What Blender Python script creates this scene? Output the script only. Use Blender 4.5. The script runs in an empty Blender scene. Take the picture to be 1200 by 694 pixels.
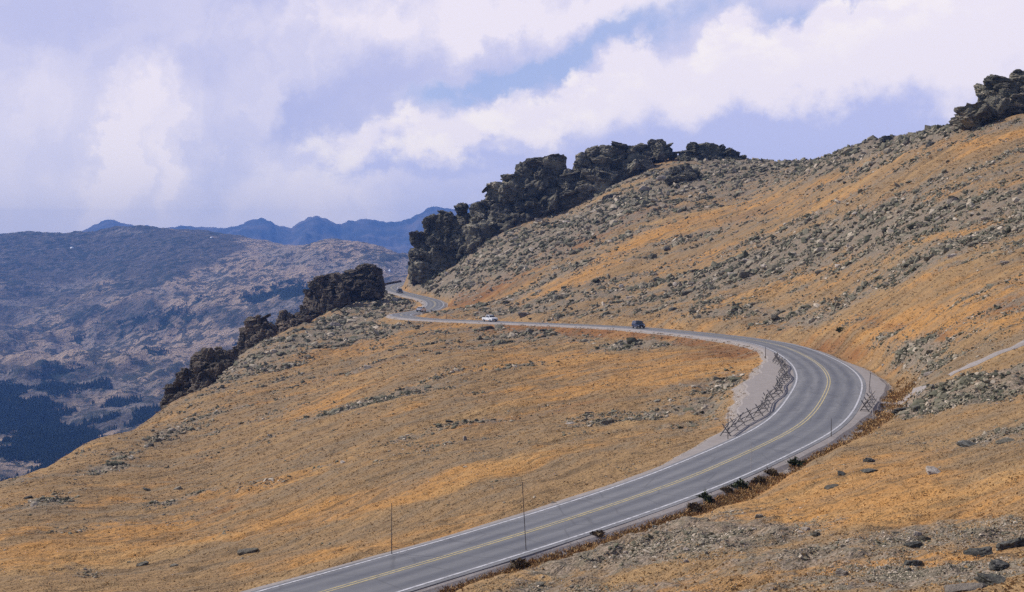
import bpy, math, random
import numpy as np
from mathutils import Vector, Matrix, Euler
rng = np.random.default_rng(7)
random.seed(7)
S = bpy.context.scene
COL = S.collection
R = math.radians

# ------------------------------------------------------------------ camera
FPX = 1700.0
PITCH = math.atan(42.0 / FPX)
cam = bpy.data.cameras.new('camera')
cam.lens = FPX / 1200 * 36.0
cam.sensor_width = 36.0
cam.clip_start = 0.3
cam.clip_end = 90000
camo = bpy.data.objects.new('camera', cam)
COL.objects.link(camo)
camo.location = (0, 0, 0)
camo.rotation_euler = (R(90) - PITCH, 0, 0)
S.camera = camo
S.render.resolution_x, S.render.resolution_y = 1024, 592

# ------------------------------------------------------------------ light and colour
SUN_AZ = R(-68)          # from the view direction (+Y) towards the left
SUN_EL = R(42)
sl = bpy.data.lights.new('sun', 'SUN')
sl.energy = 5.0
sl.angle = R(0.5)
sl.color = (1.0, 0.93, 0.84)
so = bpy.data.objects.new('sun', sl)
COL.objects.link(so)
sdir = Vector((math.sin(SUN_AZ) * math.cos(SUN_EL), math.cos(SUN_AZ) * math.cos(SUN_EL), math.sin(SUN_EL)))
so.rotation_euler = sdir.to_track_quat('Z', 'Y').to_euler()
so.location = (0, 0, 300)
S.view_settings.view_transform = 'Standard'
S.view_settings.look = 'None'
S.view_settings.exposure = 0.0
S.view_settings.gamma = 1.0
S.view_settings.use_curve_mapping = False
S.cycles.use_denoising = False
S.cycles.max_bounces = 5
S.cycles.diffuse_bounces = 2
S.cycles.volume_bounces = 0
S.cycles.transparent_max_bounces = 8
S.cycles.caustics_reflective = False
S.cycles.caustics_refractive = False
HAZE_DENSITY = 7.5e-5
HAZE_COLOR = (0.17, 0.38, 1.0)


class NT:
    """small helper to write node trees"""
    def __init__(s, tree):
        s.t = tree
        s.n = tree.nodes
        s.l = tree.links

    def new(s, typ, **kw):
        n = s.n.new(typ)
        for k, v in kw.items():
            setattr(n, k, v)
        return n

    def put(s, sock, v):
        if v is None:
            return
        if isinstance(v, bpy.types.NodeSocket):
            s.l.new(v, sock)
        else:
            if sock.type == 'RGBA' and len(v) == 3:
                v = (*v, 1)
            sock.default_value = v

    def m(s, op, a, b=None, c=None, clamp=False):
        n = s.new('ShaderNodeMath', operation=op)
        n.use_clamp = clamp
        for i, v in enumerate((a, b, c)):
            s.put(n.inputs[i], v)
        return n.outputs[0]

    def mix(s, f, a, b, blend='MIX'):
        n = s.new('ShaderNodeMix', data_type='RGBA', blend_type=blend)
        s.put(n.inputs[0], f)
        s.put(n.inputs[6], a)
        s.put(n.inputs[7], b)
        return n.outputs[2]

    def ramp(s, f, lo, hi, smooth=True):
        n = s.new('ShaderNodeMapRange')
        if smooth:
            n.interpolation_type = 'SMOOTHSTEP'
        s.put(n.inputs[0], f)
        s.put(n.inputs[1], lo)
        s.put(n.inputs[2], hi)
        return n.outputs[0]

    def noise(s, vec, scale, detail=4, rough=0.55, dist=0.0, typ=None):
        n = s.new('ShaderNodeTexNoise')
        if typ:
            n.noise_type = typ
        s.put(n.inputs['Vector'], vec)
        n.inputs['Scale'].default_value = scale
        n.inputs['Detail'].default_value = detail
        n.inputs['Roughness'].default_value = rough
        n.inputs['Distortion'].default_value = dist
        return n.outputs[0]

    def voro(s, vec, scale, feature='F1', out=0):
        n = s.new('ShaderNodeTexVoronoi', feature=feature)
        s.put(n.inputs['Vector'], vec)
        n.inputs['Scale'].default_value = scale
        return n.outputs[out]

    def comb(s, x, y, z):
        n = s.new('ShaderNodeCombineXYZ')
        for i, v in enumerate((x, y, z)):
            s.put(n.inputs[i], v)
        return n.outputs[0]

    def scale(s, vec, v):
        n = s.new('ShaderNodeVectorMath', operation='MULTIPLY')
        s.put(n.inputs[0], vec)
        n.inputs[1].default_value = v
        return n.outputs[0]

    def gauss(s, A, E, a0, e0, sa, se, rot=0.0):
        c, d = math.cos(rot), math.sin(rot)
        x = s.m('SUBTRACT', A, a0)
        y = s.m('SUBTRACT', E, e0)
        xr = s.m('ADD', s.m('MULTIPLY', x, c / sa), s.m('MULTIPLY', y, d / sa))
        yr = s.m('ADD', s.m('MULTIPLY', x, -d / se), s.m('MULTIPLY', y, c / se))
        q = s.m('ADD', s.m('MULTIPLY', xr, xr), s.m('MULTIPLY', yr, yr))
        return s.m('EXPONENT', s.m('MULTIPLY', q, -0.5))


def lin(r, g, b):
    f = lambda c: c / 255 / 12.92 if c <= 10 else ((c / 255 + 0.055) / 1.055) ** 2.4
    return (f(r), f(g), f(b))


# ------------------------------------------------------------------ sky with clouds, laid out by azimuth and elevation
W = bpy.data.worlds.new('World')
S.world = W
W.use_nodes = True
t = NT(W.node_tree)
t.n.clear()
out = t.new('ShaderNodeOutputWorld')
bg = t.new('ShaderNodeBackground')
t.l.new(bg.outputs[0], out.inputs[0])
sky = t.new('ShaderNodeTexSky', sky_type='NISHITA')
sky.sun_disc = False
sky.sun_elevation = SUN_EL
sky.sun_rotation = SUN_AZ
sky.altitude = 3600
sky.air_density = 1.0
sky.dust_density = 0.6
tc = t.new('ShaderNodeTexCoord')
sep = t.new('ShaderNodeSeparateXYZ')
t.l.new(tc.outputs['Generated'], sep.inputs[0])
K = 10.0     # units: tenths of a radian
AZ = t.m('MULTIPLY', t.m('ARCTAN2', sep.outputs[0], sep.outputs[1]), K)
EL = t.m('MULTIPLY', t.m('ARCSINE', sep.outputs[2]), K)
ax = lambda px: (px - 600) / FPX * K
ey = lambda py: (305 - py) / FPX * K
sz = lambda p: p / FPX * K
vec = t.comb(AZ, EL, 0.0)
w1 = t.m('SUBTRACT', t.noise(vec, 2.2, 6, 0.6), 0.5)
w2 = t.m('SUBTRACT', t.noise(t.comb(AZ, EL, 4.0), 2.2, 6, 0.6), 0.5)
w3 = t.m('SUBTRACT', t.noise(t.comb(AZ, EL, 9.0), 9.0, 5, 0.62), 0.5)
Aw = t.m('ADD', AZ, t.m('MULTIPLY', w1, 0.5))
Ew = t.m('ADD', EL, t.m('ADD', t.m('MULTIPLY', w2, 0.42), t.m('MULTIPLY', w3, 0.20)))
As = t.m('ADD', AZ, t.m('MULTIPLY', w1, 0.9))
Es = t.m('ADD', EL, t.m('MULTIPLY', w2, 0.9))
LAV = lin(203, 204, 238)
WHITE = lin(245, 238, 250)
BLUE = lin(158, 181, 237)
SHADE = lin(192, 196, 240)
# clear sky: the Sky Texture at 0.1, drawn towards the photograph's blue by thin high cloud
skyc = t.mix(1.0, sky.outputs[0], (0.1, 0.1, 0.1), 'MULTIPLY')
clear = t.mix(t.m('ADD', 0.15, t.m('MULTIPLY', t.m('SUBTRACT', 1.0, t.ramp(EL, 2.0, 5.0)), 0.6)), skyc, BLUE)
# high stratus sheet, with soft diagonal streaks falling from it
rx = t.m('ADD', t.m('MULTIPLY', As, math.cos(0.62)), t.m('MULTIPLY', Es, math.sin(0.62)))
ry = t.m('ADD', t.m('MULTIPLY', As, -math.sin(0.62)), t.m('MULTIPLY', Es, math.cos(0.62)))
streak = t.noise(t.comb(t.m('MULTIPLY', rx, 0.35), t.m('MULTIPLY', ry, 1.0), 2.0), 1.5, 4, 0.5)
virga = t.noise(t.comb(t.m('ADD', t.m('MULTIPLY', As, 2.6), t.m('MULTIPLY', Es, -0.35)), t.m('MULTIPLY', Es, 0.35), 5.0), 1.7, 4, 0.55)
wl = t.ramp(streak, 0.36, 0.72)
wl = t.m('MULTIPLY', wl, 0.40)
for (a, e, sa, se, rot, k) in ((170, 195, 34, 62, -0.15, 0.75), (185, 130, 14, 45, -0.35, 0.5), (140, 200, 9, 70, -0.1, 0.4), (205, 210, 10, 60, -0.05, 0.4), (82, 130, 34, 22, 0.5, 0.45), (60, 235, 120, 60, 0, .35),
                               (40, 190, 40, 60, 0.0, 0.15), (330, 215, 70, 40, 0, 0.45), (500, 15, 160, 22, 0.08, 0.95), (640, 22, 110, 18, 0.2, 0.8), (740, 0, 60, 12, 0.2, 0.6),
                               (300, 130, 110, 30, 0.7, 0.25), (420, 50, 60, 16, 0.45, 0.2)):
    g = t.gauss(As, Es, ax(a), ey(e), sz(sa), sz(se), rot)
    wl = t.m('ADD', wl, t.m('MULTIPLY', g, k))
dl = 0.0
for (a, e, sa, se, rot, k) in ((330, 40, 60, 45, 0.6, 0.55), (60, 30, 90, 40, 0.1, 0.3), (440, 112, 110, 20, 0.28, 0.5), (330, 160, 50, 20, 0.6, 0.5), (250, 170, 26, 60, 0, 0.5), (110, 190, 18, 40, -.1, 0.3), (210, 60, 60, 60, 0.5, 0.3)):
    g = t.gauss(As, Es, ax(a), ey(e), sz(sa), sz(se), rot)
    dl = t.m('ADD', dl, t.m('MULTIPLY', g, k))
wl = t.m('MULTIPLY', wl, t.m('ADD', 0.25, t.m('MULTIPLY', virga, 1.45)))
wl = t.m('SUBTRACT', wl, t.m('MULTIPLY', dl, 0.35), clamp=True)
sheet = t.mix(wl, t.mix(t.m('MULTIPLY', dl, 0.6, clamp=True), LAV, lin(168, 176, 228)), WHITE)
# openings in the sheet
hole = 0.0
for (a, e, sa, se, rot, k) in ((600, 95, 72, 13, 0.32, 1.25), (520, 112, 45, 9, 0.25, 0.7), (700, 52, 75, 13, 0.5, 1.1), (830, 18, 60, 12, 0.3, 0.9), (930, 18, 34, 7, 0.0, 0.9), (850, 178, 150, 20, 0.0, 0.5), (470, 205, 160, 9, 0.03, 0.5)):
    g = t.gauss(As, t.m('ADD', Es, t.m('MULTIPLY', w2, -0.4)), ax(a), ey(e), sz(sa), sz(se), rot)
    hole = t.m('ADD', hole, t.m('MULTIPLY', g, k))
hole = t.m('MULTIPLY', hole, t.ramp(t.noise(vec, 1.6, 5, 0.6), 0.2, 0.62), clamp=True)
high = t.mix(t.m('MULTIPLY', t.ramp(hole, 0.05, 1.2), 0.75), sheet, clear)
# the big cumulus bank: its upper edge as a curve over azimuth
fc = t.new('ShaderNodeFloatCurve')
pts = [(-400, 150), (0, 230), (250, 222), (335, 186), (380, 158), (440, 136), (500, 122), (560, 124), (600, 112), (640, 108), (665, 84), (700, 82), (735, 50), (790, 60), (830, 40), (860, 22), (900, 32), (945, 12), (1000, 2), (1100, -30), (1600, -160)]
N0, N1 = -1400, 2600
cm = fc.mapping
c = cm.curves[0]
pp = [((p[0] - N0) / (N1 - N0), (p[1] + 600) / 1200) for p in [(N0, 150)] + pts + [(N1, -100)]]
c.points[0].location = pp[0]
c.points[-1].location = pp[-1]
for q in pp[1:-1]:
    c.points.new(*q)
for q in c.points:
    q.handle_type = 'AUTO_CLAMPED'
cm.update()
w4 = t.m('SUBTRACT', t.noise(t.comb(AZ, EL, 14.0), 3.4, 7, 0.62), 0.5)
cu_lump = t.voro(t.comb(t.m('ADD', AZ, t.m('MULTIPLY', w3, .35)), t.m('ADD', EL, t.m('MULTIPLY', w4, .3)), 0.0), 3.2, 'SMOOTH_F1')
tpx = t.m('ADD', t.m('MULTIPLY', Aw, FPX / K / (N1 - N0)), (600 - N0) / (N1 - N0), clamp=True)
t.put(fc.inputs['Value'], tpx)
edge = t.m('MULTIPLY', t.m('SUBTRACT', t.m('ADD', 305 + 600, t.m('MULTIPLY', Ew, -FPX / K)), t.m('MULTIPLY', fc.outputs[0], 1200)), 1.0)   # >0 : below the edge
edge = t.m('ADD', edge, t.m('MULTIPLY', t.m('SUBTRACT', 0.42, cu_lump), 34))
cum = t.ramp(edge, -5, 13)
lump = t.noise(t.comb(AZ, t.m('MULTIPLY', EL, 1.5), 21.0), 3.6, 7, 0.6)
wt = t.m('SUBTRACT', 1.0, t.ramp(edge, 30, 150))
wt = t.m('MULTIPLY', wt, 0.75)
for (a, e, sa, se, rot, k) in ((960, 60, 220, 60, 0.1, 0.6), (1120, 60, 160, 60, 0, 0.75), (800, 110, 110, 35, 0.2, 0.45), (1080, 20, 120, 30, 0, 0.5), (580, 150, 70, 18, 0.1, 0.3), (480, 152, 60, 14, 0.1, .4), (560, 133, 50, 14, 0.1, .4), (380, 225, 90, 16, 0, 0.4), (380, 250, 90, 14, 0, .25)):
    g = t.gauss(As, Es, ax(a), ey(e), sz(sa), sz(se), rot)
    wt = t.m('ADD', wt, t.m('MULTIPLY', g, k))
dk = 0.0
for (a, e, sa, se, rot, k) in ((850, 190, 190, 46, 0.0, 1.0), (1000, 160, 80, 30, 0, .4), (480, 196, 100, 9, 0.0, 0.9), (560, 172, 70, 6, 0.05, 0.4), (350, 170, 60, 10, 0, .4), (420, 225, 120, 12, 0, .3), (700, 150, 60, 14, 0.2, .2)):
    g = t.gauss(As, Es, ax(a), ey(e), sz(sa), sz(se), rot)
    dk = t.m('ADD', dk, t.m('MULTIPLY', g, k))
wt = t.m('ADD', wt, t.m('MULTIPLY', t.m('SUBTRACT', lump, 0.52), t.m('ADD', 0.25, t.m('MULTIPLY', t.m('SUBTRACT', 1.0, t.ramp(edge, 10, 80)), 1.7))))
wt = t.m('SUBTRACT', wt, t.m('MULTIPLY', dk, 0.75))
body = t.mix(t.ramp(wt, -0.15, 1.0), SHADE, WHITE)
bright = t.m('MULTIPLY', t.ramp(lump, 0.42, 0.62), t.m('SUBTRACT', 1.0, t.ramp(edge, 15, 90)))
body = t.mix(bright, body, lin(255, 248, 250))
cumm = t.m('MULTIPLY', cum, t.m('SUBTRACT', 1.0, t.m('MULTIPLY', t.ramp(EL, ey(150), ey(250)), 0.0)))
fade = t.ramp(AZ, ax(250), ax(460))
cumm = t.m('MULTIPLY', cumm, t.m('MAXIMUM', fade, 0.0))
front = t.mix(cumm, high, body)
# low pale veil near the horizon
low = t.m('MULTIPLY', t.m('SUBTRACT', 1.0, t.ramp(EL, ey(300), ey(170))), 0.45)
front = t.mix(low, front, lin(205, 200, 233))
# unseen rest of the dome: broken cloud by noise, dimmed to cut fill light
gen = t.noise(t.scale(tc.outputs['Generated'], (1, 1, 2.2)), 1.6, 7, 0.6)
dome = t.mix(t.m('MULTIPLY', t.ramp(gen, 0.46, 0.66), 0.9), clear, t.mix(t.ramp(t.noise(t.scale(tc.outputs['Generated'], (1, 1, 2.2)), 3.5, 5), 0.35, 0.65), tuple(0.55 * c_ for c_ in LAV), tuple(0.7 * c_ for c_ in WHITE)))
side = t.m('MULTIPLY', t.ramp(t.m('ABSOLUTE', AZ), 5.0, 9.0), 1.0)
upm = t.ramp(EL, 2.2, 4.5)
skycol = t.mix(t.m('MAXIMUM', side, upm), front, dome)
# sky colour brightened towards the horizon to offset what the haze box absorbs
path = t.m('MINIMUM', t.m('DIVIDE', 660.0, t.m('MAXIMUM', sep.outputs[2], 0.001)), 19000.0)
gain = t.m('EXPONENT', t.m('MULTIPLY', path, HAZE_DENSITY * 0.65))
skycol = t.mix(1.0, skycol, t.comb(t.m('MULTIPLY', gain, 0.98), t.m('MULTIPLY', t.m('POWER', gain, 0.9), 0.97), t.m('MULTIPLY', t.m('POWER', gain, 0.45), 0.985)), 'MULTIPLY')
t.put(bg.inputs[0], skycol)
bg.inputs[1].default_value = 1.0


# ------------------------------------------------------------------ numpy noise
_p = rng.permutation(256)
_p = np.concatenate([_p, _p, _p])
_ga = rng.uniform(0, 2 * np.pi, 256)
_gx, _gy = np.cos(_ga), np.sin(_ga)
_g3 = rng.normal(size=(256, 3))
_g3 /= np.linalg.norm(_g3, axis=1)[:, None]


def n2(x, y):
    xi, yi = np.floor(x).astype(np.int64), np.floor(y).astype(np.int64)
    fx, fy = x - xi, y - yi
    xi &= 255
    yi &= 255
    u = fx * fx * fx * (fx * (fx * 6 - 15) + 10)
    v = fy * fy * fy * (fy * (fy * 6 - 15) + 10)

    def g(a, b, dx, dy):
        h = _p[_p[xi + a] + yi + b]
        return _gx[h] * dx + _gy[h] * dy
    a = g(0, 0, fx, fy) * (1 - u) + g(1, 0, fx - 1, fy) * u
    b = g(0, 1, fx, fy - 1) * (1 - u) + g(1, 1, fx - 1, fy - 1) * u
    return (a * (1 - v) + b * v) * 1.4


def n3(P):
    I = np.floor(P).astype(np.int64)
    F = P - I
    I &= 255
    w = F * F * F * (F * (F * 6 - 15) + 10)
    r = 0
    for a in (0, 1):
        for b in (0, 1):
            for c_ in (0, 1):
                h = _p[_p[_p[I[:, 0] + a] + I[:, 1] + b] + I[:, 2] + c_]
                d = _g3[h, 0] * (F[:, 0] - a) + _g3[h, 1] * (F[:, 1] - b) + _g3[h, 2] * (F[:, 2] - c_)
                ww = (w[:, 0] if a else 1 - w[:, 0]) * (w[:, 1] if b else 1 - w[:, 1]) * (w[:, 2] if c_ else 1 - w[:, 2])
                r = r + ww * d
    return r * 1.4


def fbm(x, y, L, octs=4, rough=0.5, off=0.0):
    r, a = 0, 1.0
    for k in range(octs):
        r = r + a * n2(x / L + off + 17.3 * k, y / L - off + 9.1 * k)
        L *= 0.5
        a *= rough
    return r


def sstep(x, a, b):
    q = np.clip((x - a) / (b - a), 0, 1)
    return q * q * (3 - 2 * q)


# ------------------------------------------------------------------ pixel <-> ray of this camera
cp, sp = math.cos(PITCH), math.sin(PITCH)


def ray(px, py):
    dx = (np.asarray(px, float) - 600) / FPX
    dv = (347 - np.asarray(py, float)) / FPX
    d = cp + dv * sp
    return dx / d, (-sp + dv * cp) / d


def proj(x, y, z):
    f_ = y * cp - z * sp
    u_ = y * sp + z * cp
    return 600 + FPX * x / f_, 347 - FPX * u_ / f_


def wpt(px, py, d):
    u, s = ray(px, py)
    return np.array([u * d, d, s * d]).T


# ------------------------------------------------------------------ mesh helpers
def link(o, parent=None):
    COL.objects.link(o)
    if parent is not None:
        o.parent = parent
    return o


def make_mesh(name, V, Fc, mat=None, smooth=False, attrs=None):
    """V (n,3); Fc (m,k) all faces with k corners"""
    me = bpy.data.meshes.new(name)
    V = np.ascontiguousarray(V, dtype=np.float32)
    Fc = np.ascontiguousarray(Fc, dtype=np.int32)
    me.vertices.add(len(V))
    me.vertices.foreach_set('co', V.ravel())
    k = Fc.shape[1]
    me.loops.add(Fc.size)
    me.loops.foreach_set('vertex_index', Fc.ravel())
    me.polygons.add(len(Fc))
    me.polygons.foreach_set('loop_start', np.arange(0, Fc.size, k, dtype=np.int32))
    me.polygons.foreach_set('loop_total', np.full(len(Fc), k, dtype=np.int32))
    me.polygons.foreach_set('use_smooth', np.full(len(Fc), smooth, dtype=bool))
    if attrs:
        for an, arr in attrs.items():
            if arr.ndim == 1:
                a_ = me.attributes.new(an, 'FLOAT', 'POINT')
                a_.data.foreach_set('value', arr.astype(np.float32))
            else:
                a_ = me.attributes.new(an, 'FLOAT_COLOR', 'POINT')
                a_.data.foreach_set('color', arr.astype(np.float32).ravel())
    me.update()
    me.validate()
    if mat:
        me.materials.append(mat)
    return me


def obj(name, me, parent=None, **props):
    o = bpy.data.objects.new(name, me)
    link(o, parent)
    for k, v in props.items():
        o[k] = v
    return o


def tag(o, label, cat, group=None):
    o['label'] = label
    o['category'] = cat
    if group:
        o['group'] = group
    return o


def grid_faces(nr, nc):
    i = np.arange(nr - 1)[:, None] * nc + np.arange(nc - 1)[None, :]
    i = i.ravel()
    return np.stack([i, i + 1, i + nc + 1, i + nc], 1)


def bm_poly(verts, faces, name, mat, smooth=False):
    me = bpy.data.meshes.new(name)
    me.from_pydata([tuple(v) for v in verts], [], faces)
    if smooth:
        me.polygons.foreach_set('use_smooth', [True] * len(me.polygons))
    me.materials.append(mat)
    me.update()
    return me


# ------------------------------------------------------------------ materials
def new_mat(name, rough=0.9, spec=0.2):
    m = bpy.data.materials.new(name)
    m.use_nodes = True
    q = NT(m.node_tree)
    b = q.n['Principled BSDF']
    b.inputs['Roughness'].default_value = rough
    b.inputs['Specular IOR Level'].default_value = spec
    return m, q, b


def bump(q, b, h, strength, dist):
    n = q.new('ShaderNodeBump')
    n.inputs['Strength'].default_value = strength
    n.inputs['Distance'].default_value = dist
    q.put(n.inputs['Height'], h)
    q.l.new(n.outputs[0], b.inputs['Normal'])


def plain(name, col, rough=0.6, spec=0.3, metal=0.0):
    m, q, b = new_mat(name, rough, spec)
    oc = q.new('ShaderNodeTexCoord').outputs['Object']
    nz = q.noise(oc, 3.0, 3)
    q.put(b.inputs['Base Color'], q.mix(q.ramp(nz, 0.3, 0.7), tuple(c_ * 0.9 for c_ in col), tuple(min(1, c_ * 1.06) for c_ in col)))
    b.inputs['Metallic'].default_value = metal
    return m


GRASS_A = (0.305, 0.196, 0.100)
GRASS_B = (0.45, 0.236, 0.082)
RUST = (0.25, 0.112, 0.045)
ROCKG = (0.275, 0.228, 0.185)


def ground_material():
    m, q, b = new_mat('dry_tundra_ground', 0.95, 0.1)
    at = q.new('ShaderNodeAttribute', attribute_name='mixcol')
    sp_ = q.new('ShaderNodeSeparateColor')
    q.l.new(at.outputs['Color'], sp_.inputs[0])
    rock, rust, gold = sp_.outputs
    grav = at.outputs['Alpha']
    oc = q.new('ShaderNodeTexCoord').outputs['Object']
    f1 = q.noise(oc, 0.16, 5, 0.62)
    f2 = q.noise(oc, 0.9, 5, 0.65)
    f3 = q.noise(oc, 4.5, 3, 0.6)
    col = q.mix(q.ramp(q.m('ADD', gold, q.m('MULTIPLY', q.m('SUBTRACT', f1, 0.5), 1.6)), 0.18, 0.72), GRASS_A, GRASS_B)
    col = q.mix(q.ramp(q.m('ADD', rust, q.m('MULTIPLY', q.m('SUBTRACT', f1, 0.5), 1.0)), 0.42, 1.05), col, RUST)
    # dull olive and brown tussock variation
    col = q.mix(q.m('MULTIPLY', q.ramp(f2, 0.49, 0.68), 0.50), col, (0.155, 0.105, 0.055))
    col = q.mix(q.m('MULTIPLY', q.ramp(q.noise(oc, 0.35, 4, .6, 0.3), 0.52, 0.72), 0.35), col, (0.24, 0.19, 0.12))
    sx = q.new('ShaderNodeSeparateXYZ')
    q.l.new(oc, sx.inputs[0])
    ca_, sa_ = math.cos(R(50)), math.sin(R(50))
    al = q.m('ADD', q.m('MULTIPLY', sx.outputs[0], ca_), q.m('MULTIPLY', sx.outputs[1], sa_))
    gx_ = q.m('ADD', q.m('MULTIPLY', sx.outputs[0], 0.08), q.m('MULTIPLY', q.m('SMOOTH_MIN', sx.outputs[0], 15.0, 25.0), 0.686))
    ac = q.m('SUBTRACT', q.m('MULTIPLY', sx.outputs[1], ca_), gx_)
    st1 = q.noise(q.comb(q.m('MULTIPLY', al, 0.022), q.m('MULTIPLY', ac, 0.14), 0.0), 1.0, 6, 0.62, 0.7)
    st2 = q.noise(q.comb(q.m('MULTIPLY', al, 0.09), q.m('MULTIPLY', ac, 0.55), 7.0), 1.0, 6, 0.66, 0.6)
    col = q.mix(q.m('MULTIPLY', q.ramp(st1, 0.47, 0.64), 0.70), col, (0.235, 0.180, 0.120))
    col = q.mix(q.m('MULTIPLY', q.ramp(st2, 0.51, 0.63), 0.65), col, (0.145, 0.098, 0.055))
    col = q.mix(q.m('MULTIPLY', q.ramp(st1, 0.48, 0.34), 0.35), col, (0.50, 0.320, 0.145))
    rk = q.mix(q.ramp(f3, 0.3, 0.7), (0.13, 0.108, 0.080), (0.32, 0.262, 0.212))
    rk = q.mix(q.m('MULTIPLY', q.ramp(q.noise(oc, 0.6, 3), 0.45, 0.6), 0.5), rk, (0.15, 0.155, 0.12))
    rkm = q.ramp(q.m('ADD', rock, q.m('MULTIPLY', q.m('SUBTRACT', f2, 0.5), 1.7)), 0.42, 1.0)
    col = q.mix(q.m('MULTIPLY', rkm, 0.85), col, rk)
    gr = q.mix(q.ramp(f3, 0.3, 0.7), (0.27, 0.235, 0.21), (0.37, 0.325, 0.295))
    col = q.mix(q.ramp(q.m('ADD', grav, q.m('MULTIPLY', q.m('SUBTRACT', f2, 0.5), 0.8)), 0.4, 0.6), col, gr)
    v = q.m('ADD', 0.72, q.m('MULTIPLY', f3, 0.56))
    col = q.mix(1.0, col, q.comb(v, v, v), 'MULTIPLY')
    q.put(b.inputs['Base Color'], col)
    h = q.m('ADD', q.m('ADD', q.m('MULTIPLY', f2, 0.8), q.m('MULTIPLY', f3, 0.25)), q.m('MULTIPLY', st2, -0.9))
    bump(q, b, h, 0.95, 0.8)
    return m


def rock_material(name, dark, mid, light, lich, scale=1.0, lightamt=0.5):
    m, q, b = new_mat(name, 0.9, 0.25)
    g = q.new('ShaderNodeNewGeometry')
    oi = q.new('ShaderNodeObjectInfo')
    oc = g.outputs['Position']
    f0 = q.noise(oc, 0.22 * scale, 5, 0.65, 0.6)
    f1 = q.noise(oc, 1.1 * scale, 6, 0.7)
    st = q.noise(q.scale(oc, (0.35, 0.35, 2.6)), 0.7 * scale, 4, 0.6, 0.8)
    col = q.mix(q.ramp(f0, 0.35, 0.65), dark, mid)
    col = q.mix(q.m('MULTIPLY', q.ramp(st, 0.52, 0.72), lightamt), col, light)
    col = q.mix(q.m('MULTIPLY', q.ramp(f1, 0.52, 0.66), 0.6), col, lich)
    v = q.m('ADD', 0.45, q.m('ADD', q.m('MULTIPLY', oi.outputs['Random'], 0.6), q.m('MULTIPLY', q.ramp(q.noise(oc, 0.07 * scale, 4, 0.6), 0.45, 0.65), 0.75)))
    col = q.mix(1.0, col, q.comb(v, v, v), 'MULTIPLY')
    q.put(b.inputs['Base Color'], col)
    h = q.m('ADD', q.m('MULTIPLY', f1, 0.6), q.m('MULTIPLY', st, 0.8))
    bump(q, b, h, 0.9, 1.2 / scale)
    return m


def tint_material(name, ramp_cols, rough=0.9):
    """colour from the per-stone / per-tuft 'tint' attribute"""
    m, q, b = new_mat(name, rough, 0.15)
    at = q.new('ShaderNodeAttribute', attribute_name='tint')
    cr = q.new('ShaderNodeValToRGB')
    cr.color_ramp.interpolation = 'LINEAR'
    els = cr.color_ramp.elements
    els[0].position, els[0].color = 0.0, (*ramp_cols[0], 1)
    els[1].position, els[1].color = 1.0, (*ramp_cols[-1], 1)
    for i, c_ in enumerate(ramp_cols[1:-1], 1):
        e = els.new(i / (len(ramp_cols) - 1))
        e.color = (*c_, 1)
    q.l.new(at.outputs['Fac'], cr.inputs[0])
    g = q.new('ShaderNodeNewGeometry')
    f = q.noise(g.outputs['Position'], 5.0, 3, 0.6)
    v = q.m('ADD', 0.7, q.m('MULTIPLY', f, 0.6))
    q.put(b.inputs['Base Color'], q.mix(1.0, cr.outputs[0], q.comb(v, v, v), 'MULTIPLY'))
    return m


M_ground = ground_material()
M_cliff = rock_material('dark_schist', (0.062, 0.058, 0.046), (0.180, 0.162, 0.122), (0.42, 0.35, 0.255), (0.155, 0.158, 0.108), 0.8, 0.7)
M_brownrock = rock_material('brown_schist', (0.060, 0.050, 0.040), (0.150, 0.115, 0.082), (0.33, 0.24, 0.165), (0.125, 0.115, 0.082), 0.8, 0.45)
M_boulder = rock_material('lichen_granite', (0.11, 0.10, 0.078), (0.21, 0.185, 0.145), (0.36, 0.31, 0.245), (0.13, 0.14, 0.095), 2.5, 0.5)
M_darkboulder = rock_material('dark_lichen_rock', (0.045, 0.045, 0.042), (0.12, 0.115, 0.10), (0.32, 0.30, 0.27), (0.17, 0.175, 0.14), 5.0, 0.55)
M_pale = rock_material('pale_granite', (0.30, 0.25, 0.21), (0.42, 0.36, 0.30), (0.55, 0.48, 0.42), (0.25, 0.22, 0.18), 4.0, 0.5)
M_scree = tint_material('scree_stones', [(0.060, 0.058, 0.040), (0.115, 0.112, 0.076), (0.185, 0.168, 0.120), (0.29, 0.245, 0.18), (0.50, 0.42, 0.33)])
M_tuft = tint_material('dry_grass_blades', [(0.15, 0.115, 0.06), (0.29, 0.165, 0.08), (0.37, 0.24, 0.11), (0.50, 0.30, 0.125), (0.60, 0.44, 0.24)])

# ------------------------------------------------------------------ road spine
SP = [(250, 733, 19.5), (400, 689.5, 19.3), (500, 660, 19.0), (615, 625.5, 18.6), (700, 598, 18.2), (806, 560, 17.5), (872, 531, 17.0), (930, 503, 16.5), (956, 480, 16.2), (970, 455, 16.0), (971.5, 443.5, 15.9),
      (965, 432, 15.85), (950, 420.5, 15.8), (924, 408, 15.8), (892, 400, 15.9), (840, 393, 16.1), (790, 387.7, 16.4), (745, 384, 17.1), (700, 381.4, 17.6), (640, 379, 18.2), (573, 376.5, 18.9),
      (530, 375, 19.2), (500, 373.5, 19.4), (481, 372, 19.6), (470, 370.2, 19.6), (470, 368, 19.5), (484, 366, 19.3), (500, 363.3, 19.0), (509, 359, 18.6), (509, 354, 18.0), (500, 350, 17.3), (480, 345.3, 16.4), (464, 341, 15.5),
      (458, 337.3, 14.6), (464, 334, 13.8), (478, 331.0, 12.9), (497, 328, 12.0), (520, 326, 11.4)]
sp_w = []
for px, py, drop in SP:
    u, s = ray(px, py)
    Y = drop / -s
    sp_w.append((u * Y, Y, -drop))
sp_w = np.array(sp_w)
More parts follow.
